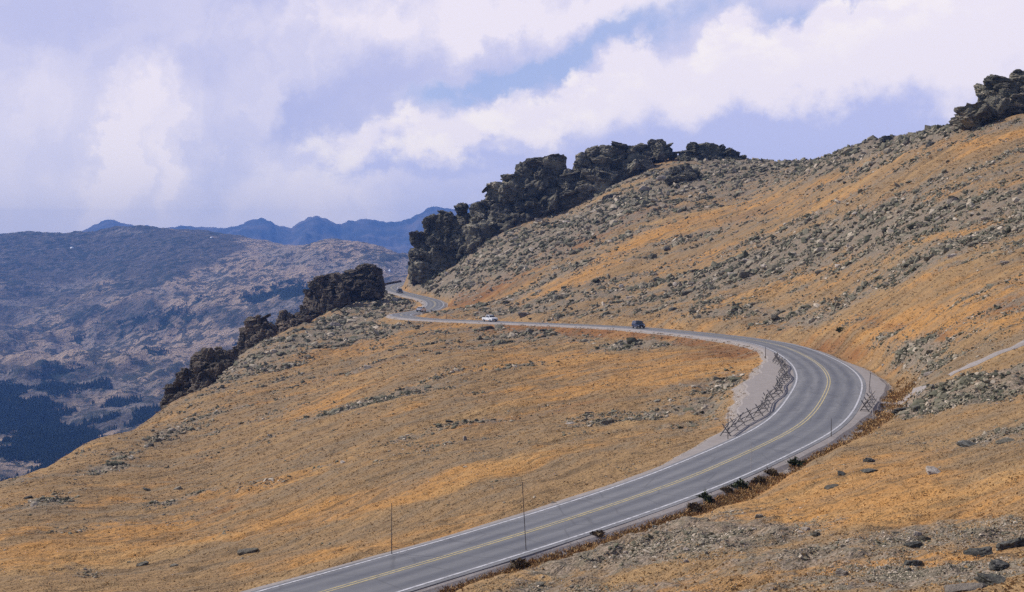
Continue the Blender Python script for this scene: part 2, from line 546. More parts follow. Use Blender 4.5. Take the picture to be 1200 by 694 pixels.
# extend towards the camera's lower left
d0 = sp_w[0] - sp_w[1]
sp_w = np.vstack([sp_w[0] + d0 * 3.0, sp_w[0] + d0 * 1.5, sp_w])


def catmull(P, n=12):
    Q = np.vstack([2 * P[0] - P[1], P, 2 * P[-1] - P[-2]])
    outp = []
    for i in range(1, len(Q) - 2):
        p0, p1, p2, p3 = Q[i - 1:i + 3]
        for k in range(n):
            a = k / n
            outp.append(0.5 * ((2 * p1) + (-p0 + p2) * a + (2 * p0 - 5 * p1 + 4 * p2 - p3) * a * a + (-p0 + 3 * p1 - 3 * p2 + p3) * a ** 3))
    outp.append(Q[-2])
    return np.array(outp)


def resample(P, step):
    d = np.r_[0, np.cumsum(np.linalg.norm(np.diff(P[:, :2], axis=0), axis=1))]
    n = int(d[-1] / step)
    s = np.linspace(0, d[-1], n)
    return np.stack([np.interp(s, d, P[:, k]) for k in range(3)], 1), s


def smooth(a, sig):
    k = int(sig * 3) + 1
    x = np.arange(-k, k + 1)
    g = np.exp(-0.5 * (x / sig) ** 2)
    g /= g.sum()
    pa = np.concatenate([2 * a[0] - a[k:0:-1], a, 2 * a[-1] - a[-2:-k - 2:-1]])
    return np.convolve(pa, g, 'valid')


RD, RS = resample(catmull(sp_w), 1.0)
RD[:, 0] = smooth(RD[:, 0], 6)
RD[:, 1] = smooth(RD[:, 1], 6)
RD[:, 2] = smooth(RD[:, 2], 15)
RD, RS = resample(RD, 1.0)
TG = np.gradient(RD[:, :2], axis=0)
TG = np.stack([smooth(TG[:, 0], 2), smooth(TG[:, 1], 2)], 1)
TG /= np.linalg.norm(TG, axis=1)[:, None]
NL = np.stack([-TG[:, 1], TG[:, 0]], 1)      # to the left of travel = inside of the hairpin
# where along the spine things are, found by world position
def s_at(px, py, drop):
    u, s = ray(px, py)
    Y = drop / -s
    return int(np.argmin((RD[:, 0] - u * Y) ** 2 + (RD[:, 1] - Y) ** 2))
I_apex = s_at(971, 446, 15.95)
I_f0 = s_at(858, 513, 17.0)
I_f1 = s_at(905, 420, 15.9)
I_p0 = s_at(838, 546, 17.3)
I_p1 = s_at(928, 409, 15.85)
ii = np.arange(len(RD))
HW = 3.45 + 0.75 * np.exp(-0.5 * ((ii - I_apex) / 38.0) ** 2)          # centre to white line
SHL = 1.15 + 0 * HW                                                   # paved/gravel beyond the white line
SHL = SHL + 4.5 * np.clip(np.sin(np.pi * np.clip((ii - I_p0) / (I_p1 - I_p0), 0, 1)), 0, 1) ** 1.3
_j = np.array([math.sin(k * 0.21) + math.sin(k * 0.083 + 1) + 0.6 * math.sin(k * 0.57) for k in range(len(RD))])
SHL = SHL * (1 + 0.07 * _j)
SHR = 0.9 + 0.12 * _j + 1.8 * np.exp(-0.5 * ((ii - I_apex + 5) / 26.0) ** 2)
I_top = s_at(462, 339, 15.0)
SHL += 4.0 * np.exp(-0.5 * ((ii - I_top - 5) / 22.0) ** 2)

# ------------------------------------------------------------------ hillside height field (azimuth x distance)
C = [  # (px, py, distance)
    (600, 1155, 5), (-600, 1155, 5), (1700, 1155, 5), (600, 830, 25), (-500, 880, 25), (1200, 748, 22), (1600, 720, 22), (2100, 700, 22),
    (700, 662, 84), (700, 694, 70), (900, 694, 57), (1100, 694, 46), (1200, 694, 41), (1200, 640, 56), (1200, 560, 83), (1200, 500, 109), (1200, 460, 132), (1200, 420, 148),
    (1200, 380, 165), (1200, 300, 230), (1200, 200, 324), (1200, 135, 400), (1200, 150, 480), (1100, 620, 70), (1100, 545, 100), (1100, 485, 136), (1100, 435, 163), (1100, 385, 200), (1100, 300, 270), (1100, 220, 350),
    (1110, 147, 450), (1110, 165, 560), (1034, 478, 158), (1036, 450, 186), (1000, 400, 242), (1000, 350, 290), (1000, 280, 360), (1000, 200, 470), (1000, 171, 550), (1000, 190, 700),
    (900, 382, 312), (900, 330, 370), (900, 270, 450), (900, 215, 590), (900, 191, 680), (900, 215, 860),
    (800, 374, 360), (800, 330, 430), (800, 270, 520), (800, 215, 640), (800, 186, 740), (800, 230, 900),
    (700, 371, 410), (700, 322, 490), (700, 275, 580), (700, 240, 660), (700, 228, 716), (700, 196, 765), (700, 200, 800), (700, 260, 900), (650, 254, 718), (650, 212, 768), (740, 214, 690), (745, 205, 718), (745, 184, 765),
    (600, 368, 470), (600, 332, 550), (600, 296, 640), (600, 276, 690), (600, 266, 724), (600, 230, 770), (600, 235, 805), (600, 300, 890),
    (540, 360, 530), (540, 337, 630), (540, 317, 695), (540, 304, 735), (540, 276, 778), (540, 290, 815), (530, 340, 900), (500, 332, 720), (497, 326, 742), (507, 292, 790), (503, 318, 830),
    (430, 343, 715), (380, 369, 625), (330, 394, 565), (270, 427, 475), (200, 475, 395), (100, 519, 295), (0, 567, 220), (-100, 620, 172), (-300, 700, 120),
    (0, 600, 290), (0, 700, 450), (0, 810, 900), (100, 550, 360), (100, 650, 550), (100, 800, 900), (200, 530, 460), (200, 650, 650), (200, 760, 1000), (330, 450, 640), (330, 600, 850),
    (430, 375, 770), (430, 480, 900), (478, 350, 900), (478, 420, 1000), (-100, 800, 450),
    (0, 694, 100), (0, 630, 145), (-100, 700, 100), (200, 694, 100), (200, 605, 165), (200, 535, 250), (200, 497, 330), (330, 700, 92), (400, 648, 106), (400, 565, 160), (400, 485, 260), (400, 425, 400),
    (400, 388, 530), (435, 366, 610), (450, 352, 670), (487, 358, 612), (600, 590, 115), (600, 505, 185), (600, 435, 290), (600, 397, 390), (800, 535, 131), (800, 475, 190), (800, 424, 262), (800, 401, 308),
    (700, 500, 175), (700, 435, 270), (700, 397, 355), (870, 488, 168), (880, 432, 225), (500, 600, 118), (500, 505, 198), (500, 433, 305), (500, 392, 425), (300, 600, 150), (300, 520, 240), (300, 455, 370),
    (480, 381, 462), (445, 372, 545), (850, 572, 113), (1000, 505, 136), (950, 560, 107), (800, 620, 92), (960, 620, 80), (1000, 640, 66),
    (1500, 560, 80), (1500, 400, 130), (1500, 200, 250), (1500, 40, 450), (1500, 100, 900), (2100, 380, 100), (2100, 150, 250), (2100, 0, 500),
    (-600, 760, 100), (-600, 760, 200), (-600, 820, 600), (-300, 760, 300), (-300, 810, 900),
    (-500, 760, 1600), (0, 760, 1600), (300, 760, 1600), (600, 700, 1600), (900, 480, 1600), (1200, 330, 1600), (1600, 330, 1600), (700, 420, 1150), (900, 300, 1150), (1150, 220, 1000), (450, 650, 1300),
]
cu, cs = ray([c_[0] for c_ in C], [c_[1] for c_ in C])
ct = np.log([c_[2] for c_ in C])
sel = np.arange(30, len(RD), 14)
rx_, ry_, rz_ = RD[sel].T
ok = ry_ > 40
CU = np.r_[cu, (rx_ / ry_)[ok]]
CT = np.r_[ct, np.log(ry_[ok])]
CS = np.r_[cs, ((rz_ - 0.3) / ry_)[ok]]
USC = 3.2


def tps_fit(U, T, Z, lam=1e-4):
    P = np.stack([U * USC, T], 1)
    d2 = ((P[:, None] - P[None]) ** 2).sum(2)
    Kk = 0.5 * d2 * np.log(d2 + 1e-12)
    n = len(P)
    A = np.zeros((n + 3, n + 3))
    A[:n, :n] = Kk + lam * np.eye(n)
    A[:n, n] = 1
    A[:n, n + 1:] = P
    A[n, :n] = 1
    A[n + 1:, :n] = P.T
    return P, np.linalg.solve(A, np.r_[Z, 0, 0, 0])


def tps_eval(fit, U, T):
    P, w = fit
    P = P.astype(np.float32)
    w32 = w.astype(np.float32)
    o = np.empty(U.size, np.float32)
    u_, t_ = (U.ravel() * USC).astype(np.float32), T.ravel().astype(np.float32)
    for a in range(0, U.size, 40000):
        b_ = slice(a, a + 40000)
        d2 = (u_[b_, None] - P[None, :, 0]) ** 2 + (t_[b_, None] - P[None, :, 1]) ** 2
        o[b_] = (0.5 * d2 * np.log(d2 + 1e-12)) @ w32[:-3] + w32[-3] + w32[-2] * u_[b_] + w32[-1] * t_[b_]
    return o.reshape(U.shape)


fit = tps_fit(CU, CT, CS, 2e-4)
# columns: dense in the middle, coarse at the sides; rows: denser from 60 m on
ucore = np.linspace(-0.385, 0.385, 560)
Ug = np.r_[np.linspace(-0.95, -0.39, 60), ucore, np.linspace(0.39, 1.0, 60)]
Tg = np.r_[np.linspace(math.log(2.5), math.log(36), 40)[:-1], np.linspace(math.log(36), math.log(860), 720)[:-1], np.linspace(math.log(860), math.log(1600), 50)]
UU, TT = np.meshgrid(Ug, Tg)
# smooth surface on a coarse lattice, then bilinear up (fast)
Uc = np.linspace(Ug[0], Ug[-1], 260)
Tc = np.linspace(Tg[0], Tg[-1], 300)
Sc = tps_eval(fit, *np.meshgrid(Uc, Tc))


def bil(Ua, Ta, Z, u, t_):
    fu = np.clip(np.interp(u, Ua, np.arange(len(Ua))), 0, len(Ua) - 1.0001)
    ft = np.clip(np.interp(t_, Ta, np.arange(len(Ta))), 0, len(Ta) - 1.0001)
    i, j = fu.astype(int), ft.astype(int)
    a, b_ = fu - i, ft - j
    return (Z[j, i] * (1 - a) + Z[j, i + 1] * a) * (1 - b_) + (Z[j + 1, i] * (1 - a) + Z[j + 1, i + 1] * a) * b_


SS = bil(Uc, Tc, Sc, UU.ravel(), TT.ravel()).reshape(UU.shape)
YY = np.exp(TT)
XX = UU * YY
ZZ = SS * YY
PX, PY = proj(XX, YY, ZZ)

# ---- patches of scree, rust and gold (placed on the ground they cover)
def blobs(L):
    r = np.zeros(PX.shape)
    for (a, b_, sa, sb, deg, k) in L:
        c_, s_ = math.cos(R(deg)), math.sin(R(deg))
        x, y = PX - a, -(PY - b_)
        r += k * np.exp(-0.5 * (((x * c_ + y * s_) / sa) ** 2 + ((-x * s_ + y * c_) / sb) ** 2))
    return r


ROCKB = [(540, 320, 45, 22, 35, 1.1), (600, 290, 55, 13, 22, 1.0), (680, 262, 60, 11, 25, 1.0), (790, 215, 80, 12, 22, 0.9), (505, 320, 20, 22, 60, .8), (960, 182, 120, 13, 14, 0.7), (850, 200, 60, 10, 5, .6), (1050, 160, 60, 10, 18, 0.7), (1140, 150, 70, 10, 12, .7),
         (1090, 265, 95, 24, 14, 1.0), (960, 290, 90, 18, 18, 0.75), (1180, 238, 60, 14, 10, .9), (860, 318, 50, 10, 20, .8), (700, 300, 80, 6, 25, 0.6), (760, 330, 60, 8, 15, .5), (640, 352, 60, 9, 5, 0.8), (560, 365, 60, 5, 0, .7),
         (1110, 470, 70, 11, 8, 1.4), (1180, 445, 45, 15, 15, 1.3), (1040, 400, 45, 14, -15, 0.8), (1080, 425, 22, 22, 20, .6), (960, 378, 80, 7, -6, .6), (850, 365, 60, 8, 0, 0.55), (1170, 300, 60, 8, 12, .5),
         (435, 362, 40, 20, 30, 1.3), (370, 395, 45, 12, 28, 1.1), (300, 425, 30, 9, 30, .8), (470, 395, 60, 8, 5, 0.8), (240, 465, 30, 7, 33, .6), (650, 393, 70, 6, -3, 0.7), (730, 405, 40, 7, -3, 0.75), (560, 410, 60, 5, 10, .6),
         (430, 478, 45, 6, 18, 0.6), (480, 455, 70, 4, 18, .5), (840, 480, 25, 25, 60, 0.9), (870, 450, 14, 22, -30, .8), (700, 520, 80, 5, 8, 0.45), (790, 500, 40, 7, 12, .6), (730, 490, 60, 4, 10, .4),
         (760, 640, 150, 20, 3, 0.75), (880, 620, 80, 12, 8, .6), (1100, 625, 120, 10, 8, 0.7), (1150, 680, 90, 14, 5, 1.0), (1050, 672, 90, 10, 5, .6), (1080, 515, 130, 6, 3, 0.6), (1150, 520, 50, 4, 3, .5), (640, 670, 70, 20, 12, .6),
         (100, 560, 130, 7, 27, 0.7), (200, 592, 40, 6, 22, .7), (160, 530, 80, 6, 28, .5), (60, 655, 80, 5, 8, .5), (350, 500, 60, 4, 20, .4), (620, 560, 60, 4, 8, 0.5), (450, 520, 60, 4, 15, .4), (520, 545, 60, 4, 15, .4), (50, 600, 60, 5, 22, .5), (600, 585, 40, 4, 10, .4)]
GOLDB = [(820, 425, 60, 9, 3, 0.8), (740, 430, 60, 8, 3, .6), (1110, 375, 110, 14, 5, 0.9), (1130, 330, 80, 8, 8, .4), (1160, 165, 70, 10, 12, 0.8), (860, 245, 90, 6, 16, .8), (940, 240, 60, 7, 14, .6), (1120, 225, 70, 5, 14, .5), (1130, 270, 60, 3, 15, .8), (1000, 560, 140, 18, 3, 0.8), (1100, 590, 120, 12, 3, .6), (950, 585, 90, 12, 5, .6),
         (250, 590, 160, 8, 14, 0.8), (120, 640, 160, 10, 10, .7), (420, 590, 100, 12, 12, 0.8), (540, 560, 120, 8, 14, .7), (350, 650, 140, 16, 8, 0.6), (560, 610, 50, 9, 15, .6), (390, 470, 60, 6, 20, .8), (620, 470, 90, 8, 8, 0.6), (560, 350, 40, 8, 15, 0.9), (670, 330, 50, 7, 25, .8), (740, 290, 70, 7, 25, 0.6), (640, 420, 80, 6, 0, .6), (800, 315, 50, 6, 12, .5), (60, 610, 90, 4, 20, .8), (440, 405, 70, 5, 15, .6), (830, 300, 40, 4, 15, .6), (1100, 660, 120, 7, 3, .7), (700, 455, 80, 7, 6, .5)]
RUSTB = [(740, 392, 110, 5, -4, 1.0), (620, 387, 60, 3, -2, .6), (540, 352, 28, 6, 20, 0.7), (570, 345, 40, 6, 22, .7), (640, 312, 50, 8, 28, 0.5), (720, 262, 80, 6, 25, 0.55), (880, 252, 60, 5, 14, .5), (800, 420, 50, 4, 3, .4), (480, 560, 60, 5, 8, .45), (620, 600, 60, 4, 8, .4), (430, 600, 60, 4, 12, .4), (250, 600, 80, 4, 15, .4),
         (850, 410, 35, 5, -8, .7), (960, 395, 50, 6, -12, .5), (1060, 385, 60, 5, -10, .35), (130, 600, 90, 4, 22, .4), (1190, 360, 40, 8, 0, .3), (900, 590, 60, 4, 3, .2), (1000, 240, 70, 8, 10, .3)]
k3 = 1 / 1.0
al_ = (XX * math.cos(R(50)) + YY * math.sin(R(50))) / 2.6
_h = np.maximum(25.0 - np.abs(XX - 15.0), 0) / 25.0
ac_ = YY * math.cos(R(50)) - 0.08 * XX - 0.686 * (np.minimum(XX, 15.0) - _h ** 3 * 25.0 / 6) + 1.5 * ZZ
nA = fbm(al_, ac_, 34, 5, 0.6, 3.1)
nB = fbm(al_, ac_, 11, 4, 0.6, 8.7)
nC = fbm(al_, ac_, 24, 5, 0.6, 21.0)
nD = fbm(al_, ac_, 46, 4, 0.6, 33.0)
rockf = blobs(ROCKB)
nF = fbm(XX, YY + ZZ * 2, 6.0, 3, 0.6, 63.0)
upper = sstep(PX, 420, 640) * sstep(PY, 400, 360) * 0.30 + 0.10 * sstep(PX, 700, 300) * sstep(PY, 640, 520)
rockf = np.clip(0.22 + upper + 0.58 * np.minimum(rockf, 1.3) + 0.42 * nA + 0.40 * nB + 0.30 * nF, 0, 1.3)
rockf = np.clip(rockf + 0.75 * blobs([(1110, 468, 62, 11, 10, 1.0), (1180, 448, 40, 12, 15, .9), (1060, 482, 20, 6, 5, .8)]), 0, 1.3)
goldf = np.clip(0.12 + 0.85 * blobs(GOLDB) + 0.5 * nC + 0.35 * nB, 0, 1.2)
rustf = np.clip(0.16 + 1.1 * blobs(RUSTB) + 0.5 * nD + 0.3 * nA, 0, 1.2)
rockf = rockf * (1 - 0.5 * np.clip(blobs(GOLDB), 0, 1))

# ---- relief
near = sstep(YY, 900, 40)
rel = 0.8 * fbm(XX, YY, 34, 3, 0.5, 1.0) + 0.30 * fbm(XX, YY, 7.5, 3, 0.55, 5.0)
rid = 1 - np.abs(fbm(XX, YY, 5.0, 3, 0.6, 11.0))
rel += rockf * (0.5 * (rid - 0.7) + 0.28 * fbm(XX, YY, 2.1, 2, 0.6, 15.0))
rel += 0.10 * fbm(XX, YY, 1.7, 2, 0.6, 19.0) * near
# terracettes: small steps along the contour
stp = np.sin((ZZ + 0.8 * nB + 0.5 * nA) * 2 * np.pi / 2.1)
rel += 0.14 * stp * np.clip(nC + 0.5, 0, 1)
rel *= np.clip(YY / 60, 0.15, 1) * (1 + 0.6 * sstep(YY, 250, 650))

# ---- distance to the road, and its cut
def road_near(x, y):
    """nearest spine index and signed offset (left positive)"""
    idx = np.zeros(x.size, np.int32)
    off = np.full(x.size, 1e3, np.float32)
    cand = np.where((y > 20) & (y < 900) & (np.abs(x) < 160))[0]
    rs = RD[::3, :2].astype(np.float32)
    for a in range(0, len(cand), 30000):
        q = cand[a:a + 30000]
        dx = x[q, None].astype(np.float32) - rs[None, :, 0]
        dy = y[q, None].astype(np.float32) - rs[None, :, 1]
        k = np.argmin(dx * dx + dy * dy, 1) * 3
        best = None
        for dk_ in (-2, -1, 0, 1, 2):
            kk = np.clip(k + dk_, 0, len(RD) - 1)
            d2 = (x[q] - RD[kk, 0]) ** 2 + (y[q] - RD[kk, 1]) ** 2
            if best is None:
                best, bk = d2, kk
            else:
                mm = d2 < best
                best = np.where(mm, d2, best)
                bk = np.where(mm, kk, bk)
        ox, oy = x[q] - RD[bk, 0], y[q] - RD[bk, 1]
        sg = np.sign(ox * NL[bk, 0] + oy * NL[bk, 1])
        idx[q] = bk
        off[q] = sg * np.sqrt(best)
    return idx, off


ri, ro = road_near(XX.ravel(), YY.ravel())
ri, ro = ri.reshape(XX.shape), ro.reshape(XX.shape)
ext = np.where(ro > 0, HW[ri] + SHL[ri], HW[ri] + SHR[ri])
dd_ = np.abs(ro) - ext
Z0 = ZZ + rel
zr = RD[ri, 2]
wflat = 1 - sstep(dd_, 0.3, 5.5)
ZF = Z0 * (1 - wflat) + (zr - 0.30) * wflat
# ditch along the near (right) side
ditch = -0.45 * np.exp(-0.5 * ((dd_ - 1.7) / 0.8) ** 2) * (ro < 0)
ditch += -0.5 * sstep(dd_, 0.2, 1.5) * (1 - sstep(dd_, 2.5, 7)) * (ro > 0)
ZF = ZF + ditch
gravf = (1 - sstep(dd_, 0.3, 1.6)) * 1.0
pull = np.clip(np.sin(np.pi * np.clip((ri - I_p0) / (I_p1 - I_p0), 0, 1)), 0, 1)
gravf = np.where(ro > 0, np.maximum(gravf, (1 - sstep(dd_, 0.4, 3.2)) * pull), gravf)
gravf = np.maximum(gravf, blobs([(1052, 472, 16, 4, 5, .8), (640, 655, 40, 6, 10, .0)]))
weedz = np.exp(-0.5 * ((dd_ - 2.0) / 1.2) ** 2) * (ro < 0) * (1 - 0.8 * sstep(ri, I_apex - 18, I_apex + 5))
goldf = np.clip(goldf + 0.2 * weedz, 0, 1.2)
rockf = rockf * (1 - wflat * 0.8)
nr, nc = XX.shape
Vt = np.stack([XX.ravel(), YY.ravel(), ZF.ravel()], 1)
mixc = np.stack([rockf.ravel(), rustf.ravel(), goldf.ravel(), np.clip(gravf, 0, 1).ravel()], 1)
obj('hillside', make_mesh('hillside', Vt, grid_faces(nr, nc), M_ground, True, {'mixcol': mixc}), kind='structure')


def gz(x, y):
    """ground height at world x, y"""
    x, y = np.asarray(x, float), np.asarray(y, float)
    sh = x.shape
    r = bil(Ug, Tg, ZF, (x / y).ravel(), np.log(y).ravel())
    return r.reshape(sh) if sh else float(r[0])


def gfield(Fd, x, y):
    return bil(Ug, Tg, Fd, (np.asarray(x) / y).ravel(), np.log(y).ravel())


PXF, PYF = proj(XX, YY, ZF)


def hit(px, py, dmin=30):
    """the first ground point seen along a pixel's ray"""
    u, s = ray(px, py)
    j = np.clip(np.interp(u, Ug, np.arange(len(Ug))), 0, len(Ug) - 1.001)
    i = int(j)
    colz = (ZF[:, i] * (1 - (j - i)) + ZF[:, i + 1] * (j - i)) / YY[:, 0]
    k = np.where((colz >= s) & (YY[:, 0] > dmin))[0]
    k = k[0] if len(k) else 400
    s0, s1 = colz[k - 1], colz[k]
    a = (s - s0) / (s1 - s0) if s1 != s0 else 0
    Y = YY[k - 1, 0] + min(max(a, 0), 1) * (YY[k, 0] - YY[k - 1, 0])
    return np.array([u * Y, Y, gz(u * Y, Y)])


# ------------------------------------------------------------------ road
m, q, b = new_mat('aged_asphalt', 0.85, 0.3)
oc = q.new('ShaderNodeTexCoord').outputs['Object']
uvm = q.new('ShaderNodeAttribute', attribute_name='lane')       # r: offset across / 5, g: metres along / 100
sp2 = q.new('ShaderNodeSeparateColor')
q.l.new(uvm.outputs['Color'], sp2.inputs[0])
across = q.m('MULTIPLY', q.m('SUBTRACT', sp2.outputs[0], 0.5), 20.0)
along = q.m('MULTIPLY', sp2.outputs[1], 1000.0)
tr = 0.0
for c0 in (-2.7, -1.0, 1.0, 2.7):
    dx = q.m('MULTIPLY', q.m('SUBTRACT', across, c0), 1 / 0.38)
    tr = q.m('ADD', tr, q.m('EXPONENT', q.m('MULTIPLY', q.m('MULTIPLY', dx, dx), -0.5)))
lv = q.comb(across, q.m('MULTIPLY', along, 0.06), 0.0)
stn = q.noise(lv, 1.5, 5, 0.65)
fine = q.noise(oc, 3.0, 4, 0.7)
big = q.noise(oc, 0.12, 4, 0.6)
col = q.mix(q.ramp(stn, 0.3, 0.7), (0.148, 0.150, 0.162), (0.205, 0.203, 0.212))
col = q.mix(q.m('MULTIPLY', tr, q.m('MULTIPLY', big, 1.3, clamp=True)), col, (0.092, 0.096, 0.115))
crack = q.voro(q.comb(q.m('MULTIPLY', across, 0.16), q.m('MULTIPLY', along, 0.16), 0.0), 1.6, 'DISTANCE_TO_EDGE')
col = q.mix(q.m('MULTIPLY', q.m('SUBTRACT', 1.0, q.ramp(crack, 0.0, 0.03)), 0.40), col, (0.07, 0.07, 0.078))
v = q.m('ADD', 0.85, q.m('MULTIPLY', fine, 0.3))
q.put(b.inputs['Base Color'], q.mix(1.0, col, q.comb(v, v, v), 'MULTIPLY'))
bump(q, b, fine, 0.3, 0.02)
M_asph = m
m, q, b = new_mat('road_gravel', 0.95, 0.1)
oc = q.new('ShaderNodeTexCoord').outputs['Object']
col = q.mix(q.ramp(q.noise(oc, 0.8, 5, .7), 0.35, 0.65), (0.25, 0.23, 0.22), (0.33, 0.305, 0.295))
col = q.mix(q.ramp(q.voro(oc, 6.0), 0.25, 0.75), col, (0.27, 0.235, 0.22))
q.put(b.inputs['Base Color'], col)
bump(q, b, q.noise(oc, 6, 3), 0.5, 0.05)
M_gravel = m


def paint(name, col, worn):
    m, q, b = new_mat(name, 0.6, 0.3)
    oc = q.new('ShaderNodeTexCoord').outputs['Object']
    f = q.noise(oc, 2.5, 5, 0.7)
    q.put(b.inputs['Base Color'], q.mix(q.m('MULTIPLY', q.ramp(f, 0.42, 0.62), 0.8), col, worn))
    return m


M_white = paint('white_road_paint', (0.54, 0.53, 0.55), (0.27, 0.265, 0.27))
M_yellow = paint('yellow_road_paint', (0.52, 0.42, 0.19), (0.29, 0.26, 0.19))


def ribbon(name, i0, i1, offs, dz, mat, drop_edges=False, parent=None):
    """offs: list of offset arrays (left positive) over the whole spine"""
    I = np.arange(i0, i1)
    rows = []
    n = len(offs)
    for k, o_ in enumerate(offs):
        o2 = (o_ if hasattr(o_, '__len__') else np.full(len(RD), o_))[I]
        p = RD[I].copy()
        p[:, 0] += NL[I, 0] * o2
        p[:, 1] += NL[I, 1] * o2
        z_ = dz[k] if hasattr(dz, '__len__') else dz
        p[:, 2] += z_ - 0.018 * np.abs(np.clip(o2, -4.5, 4.5))
        rows.append((p, o2))
    V = np.stack([r_[0] for r_ in rows], 1).reshape(-1, 3)
    la = np.stack([np.stack([np.clip(r_[1] / 20 + 0.5, 0, 1), RS[I] / 1000, 0 * RS[I], 1 + 0 * RS[I]], 1) for r_ in rows], 1).reshape(-1, 4)
    Fc = grid_faces(len(I), n)[:, ::-1]
    return obj(name, make_mesh(name, V, Fc, mat, False, {'lane': la}), parent)


I0, I1 = 5, len(RD) - 1
road = ribbon('road', I0, I1, [HW + 0.42, HW + 0.40, HW * 0.5, 0 * HW, -HW * 0.5, -HW - 0.50, -HW - 0.52], [-0.35, 0, 0, 0, 0, 0, -0.35], M_asph)
road['kind'] = 'structure'
shl = ribbon('gravel_shoulder', I0, I1, [HW + SHL + 0.9, HW + SHL, HW + SHL * 0.5, HW + 0.3], [-0.6, -0.1, -0.05, -0.02], M_gravel)
shl['kind'] = 'structure'
shr = ribbon('gravel_shoulder', I0, I1, [-HW - 0.4, -HW - SHR * 0.6, -HW - SHR, -HW - SHR - 0.9], [-0.02, -0.04, -0.10, -0.6], M_gravel)
shr['kind'] = 'structure'
for sgn in (1, -1):
    ribbon('edge_line', I0, I1, [sgn * HW + 0.10, sgn * HW - 0.10], 0.012, M_white, parent=road)
for c0 in (0.17, -0.17):
    ribbon('centre_line', I0, I1, [c0 + 0.06 + 0 * HW, c0 - 0.06 + 0 * HW], 0.010, M_yellow, parent=road)


def draped(name, pix, width, mat, lift=0.05):
    P = np.array([hit(*p) for p in pix])
    Pc, s_ = resample(catmull(P, 10), 0.5)
    Pc[:, 0] = smooth(Pc[:, 0], 3)
    Pc[:, 1] = smooth(Pc[:, 1], 3)
    T_ = np.gradient(Pc[:, :2], axis=0)
    T_ /= np.linalg.norm(T_, axis=1)[:, None] + 1e-9
    N_ = np.stack([-T_[:, 1], T_[:, 0]], 1)
    rows = []
    for o_ in np.linspace(-1, 1, 5):
        w_ = width * 0.5 * (1 + 0.2 * np.array([n2(np.array([k * 0.13]), np.array([3.0]))[0] for k in range(len(Pc))]))
        xy = Pc[:, :2] + N_ * (o_ * w_)[:, None]
        z_ = gz(xy[:, 0], xy[:, 1]) + lift - (0.12 if abs(o_) == 1 else 0)
        rows.append(np.column_stack([xy, z_]))
    V = np.stack(rows, 1).reshape(-1, 3)
    return obj(name, make_mesh(name, V, grid_faces(len(Pc), 5)[:, ::-1], mat, True), kind='structure')


draped('footpath', [(1250, 384), (1200, 402), (1170, 414), (1140, 427), (1112, 441)], 2.0, M_gravel, 0.14)
draped('footpath', [(1084, 456), (1062, 466), (1046, 472), (1034, 474)], 2.2, M_gravel, 0.07)

# ------------------------------------------------------------------ rocks
def ico(sub):
    import bmesh
    bm = bmesh.new()
    bmesh.ops.create_icosphere(bm, subdivisions=sub, radius=1)
    V = np.array([v.co[:] for v in bm.verts])
    Fc = np.array([[v.index for v in f.verts] for f in bm.faces])
    bm.free()
    return V, Fc


def rock_shape(sub, seed, planes=14, rough=0.06, squash=(1, 1, 1), soft=28):
    r_ = np.random.default_rng(seed)
    V, Fc = ico(sub)
    D = r_.normal(size=(planes, 3))
    D /= np.linalg.norm(D, axis=1)[:, None]
    D = np.vstack([D, np.eye(3), -np.eye(3)])
    H = np.r_[r_.uniform(0.62, 1.0, planes), r_.uniform(0.75, 0.95, 6)]
    dots = np.maximum(V @ D.T, 1e-3)
    rr = 1.0 / ((dots / H[None]) ** soft).sum(1) ** (1 / soft)
    P = V * rr[:, None]
    if rough:
        o_ = seed * 3.7
        rr2 = n3(P * 1.7 + o_) * 1.2 + n3(P * 4.1 + o_) * 0.8 + n3(P * 9.0 + o_) * 0.45
        lay = np.abs(((P[:, 2] * 3.2 + n3(P * 1.3 + o_) * 0.8) % 1) - 0.5)
        P *= (1 + rough * rr2 - rough * 1.15 * np.exp(-(lay / 0.07) ** 2))[:, None]
    P *= np.array(squash)
    return P, Fc


def rock_mesh(name, mat, sub, seed, **kw):
    P, Fc = rock_shape(sub, seed, **kw)
    return make_mesh(name, P, Fc, mat)


CL_MESH = {}
M_greycliff = rock_material('grey_green_schist', (0.07, 0.07, 0.055), (0.16, 0.15, 0.115), (0.28, 0.245, 0.19), (0.13, 0.14, 0.095), 0.9, 0.5)
for nm, mat in (('dark', M_cliff), ('brown', M_brownrock), ('grey', M_greycliff)):
    CL_MESH[nm] = [rock_mesh('cliff_block_' + str(k), mat, 4, 40 + k, planes=17, rough=0.19, soft=40) for k in range(9)]
BO_MESH = {nm: [rock_mesh('boulder_shape', mat, 4 if nm == 'dark' else 3, 80 + k, planes=8, rough=0.12 if nm == 'dark' else 0.07) for k in range(7)] for nm, mat in (('grey', M_boulder), ('dark', M_darkboulder), ('pale', M_pale))}


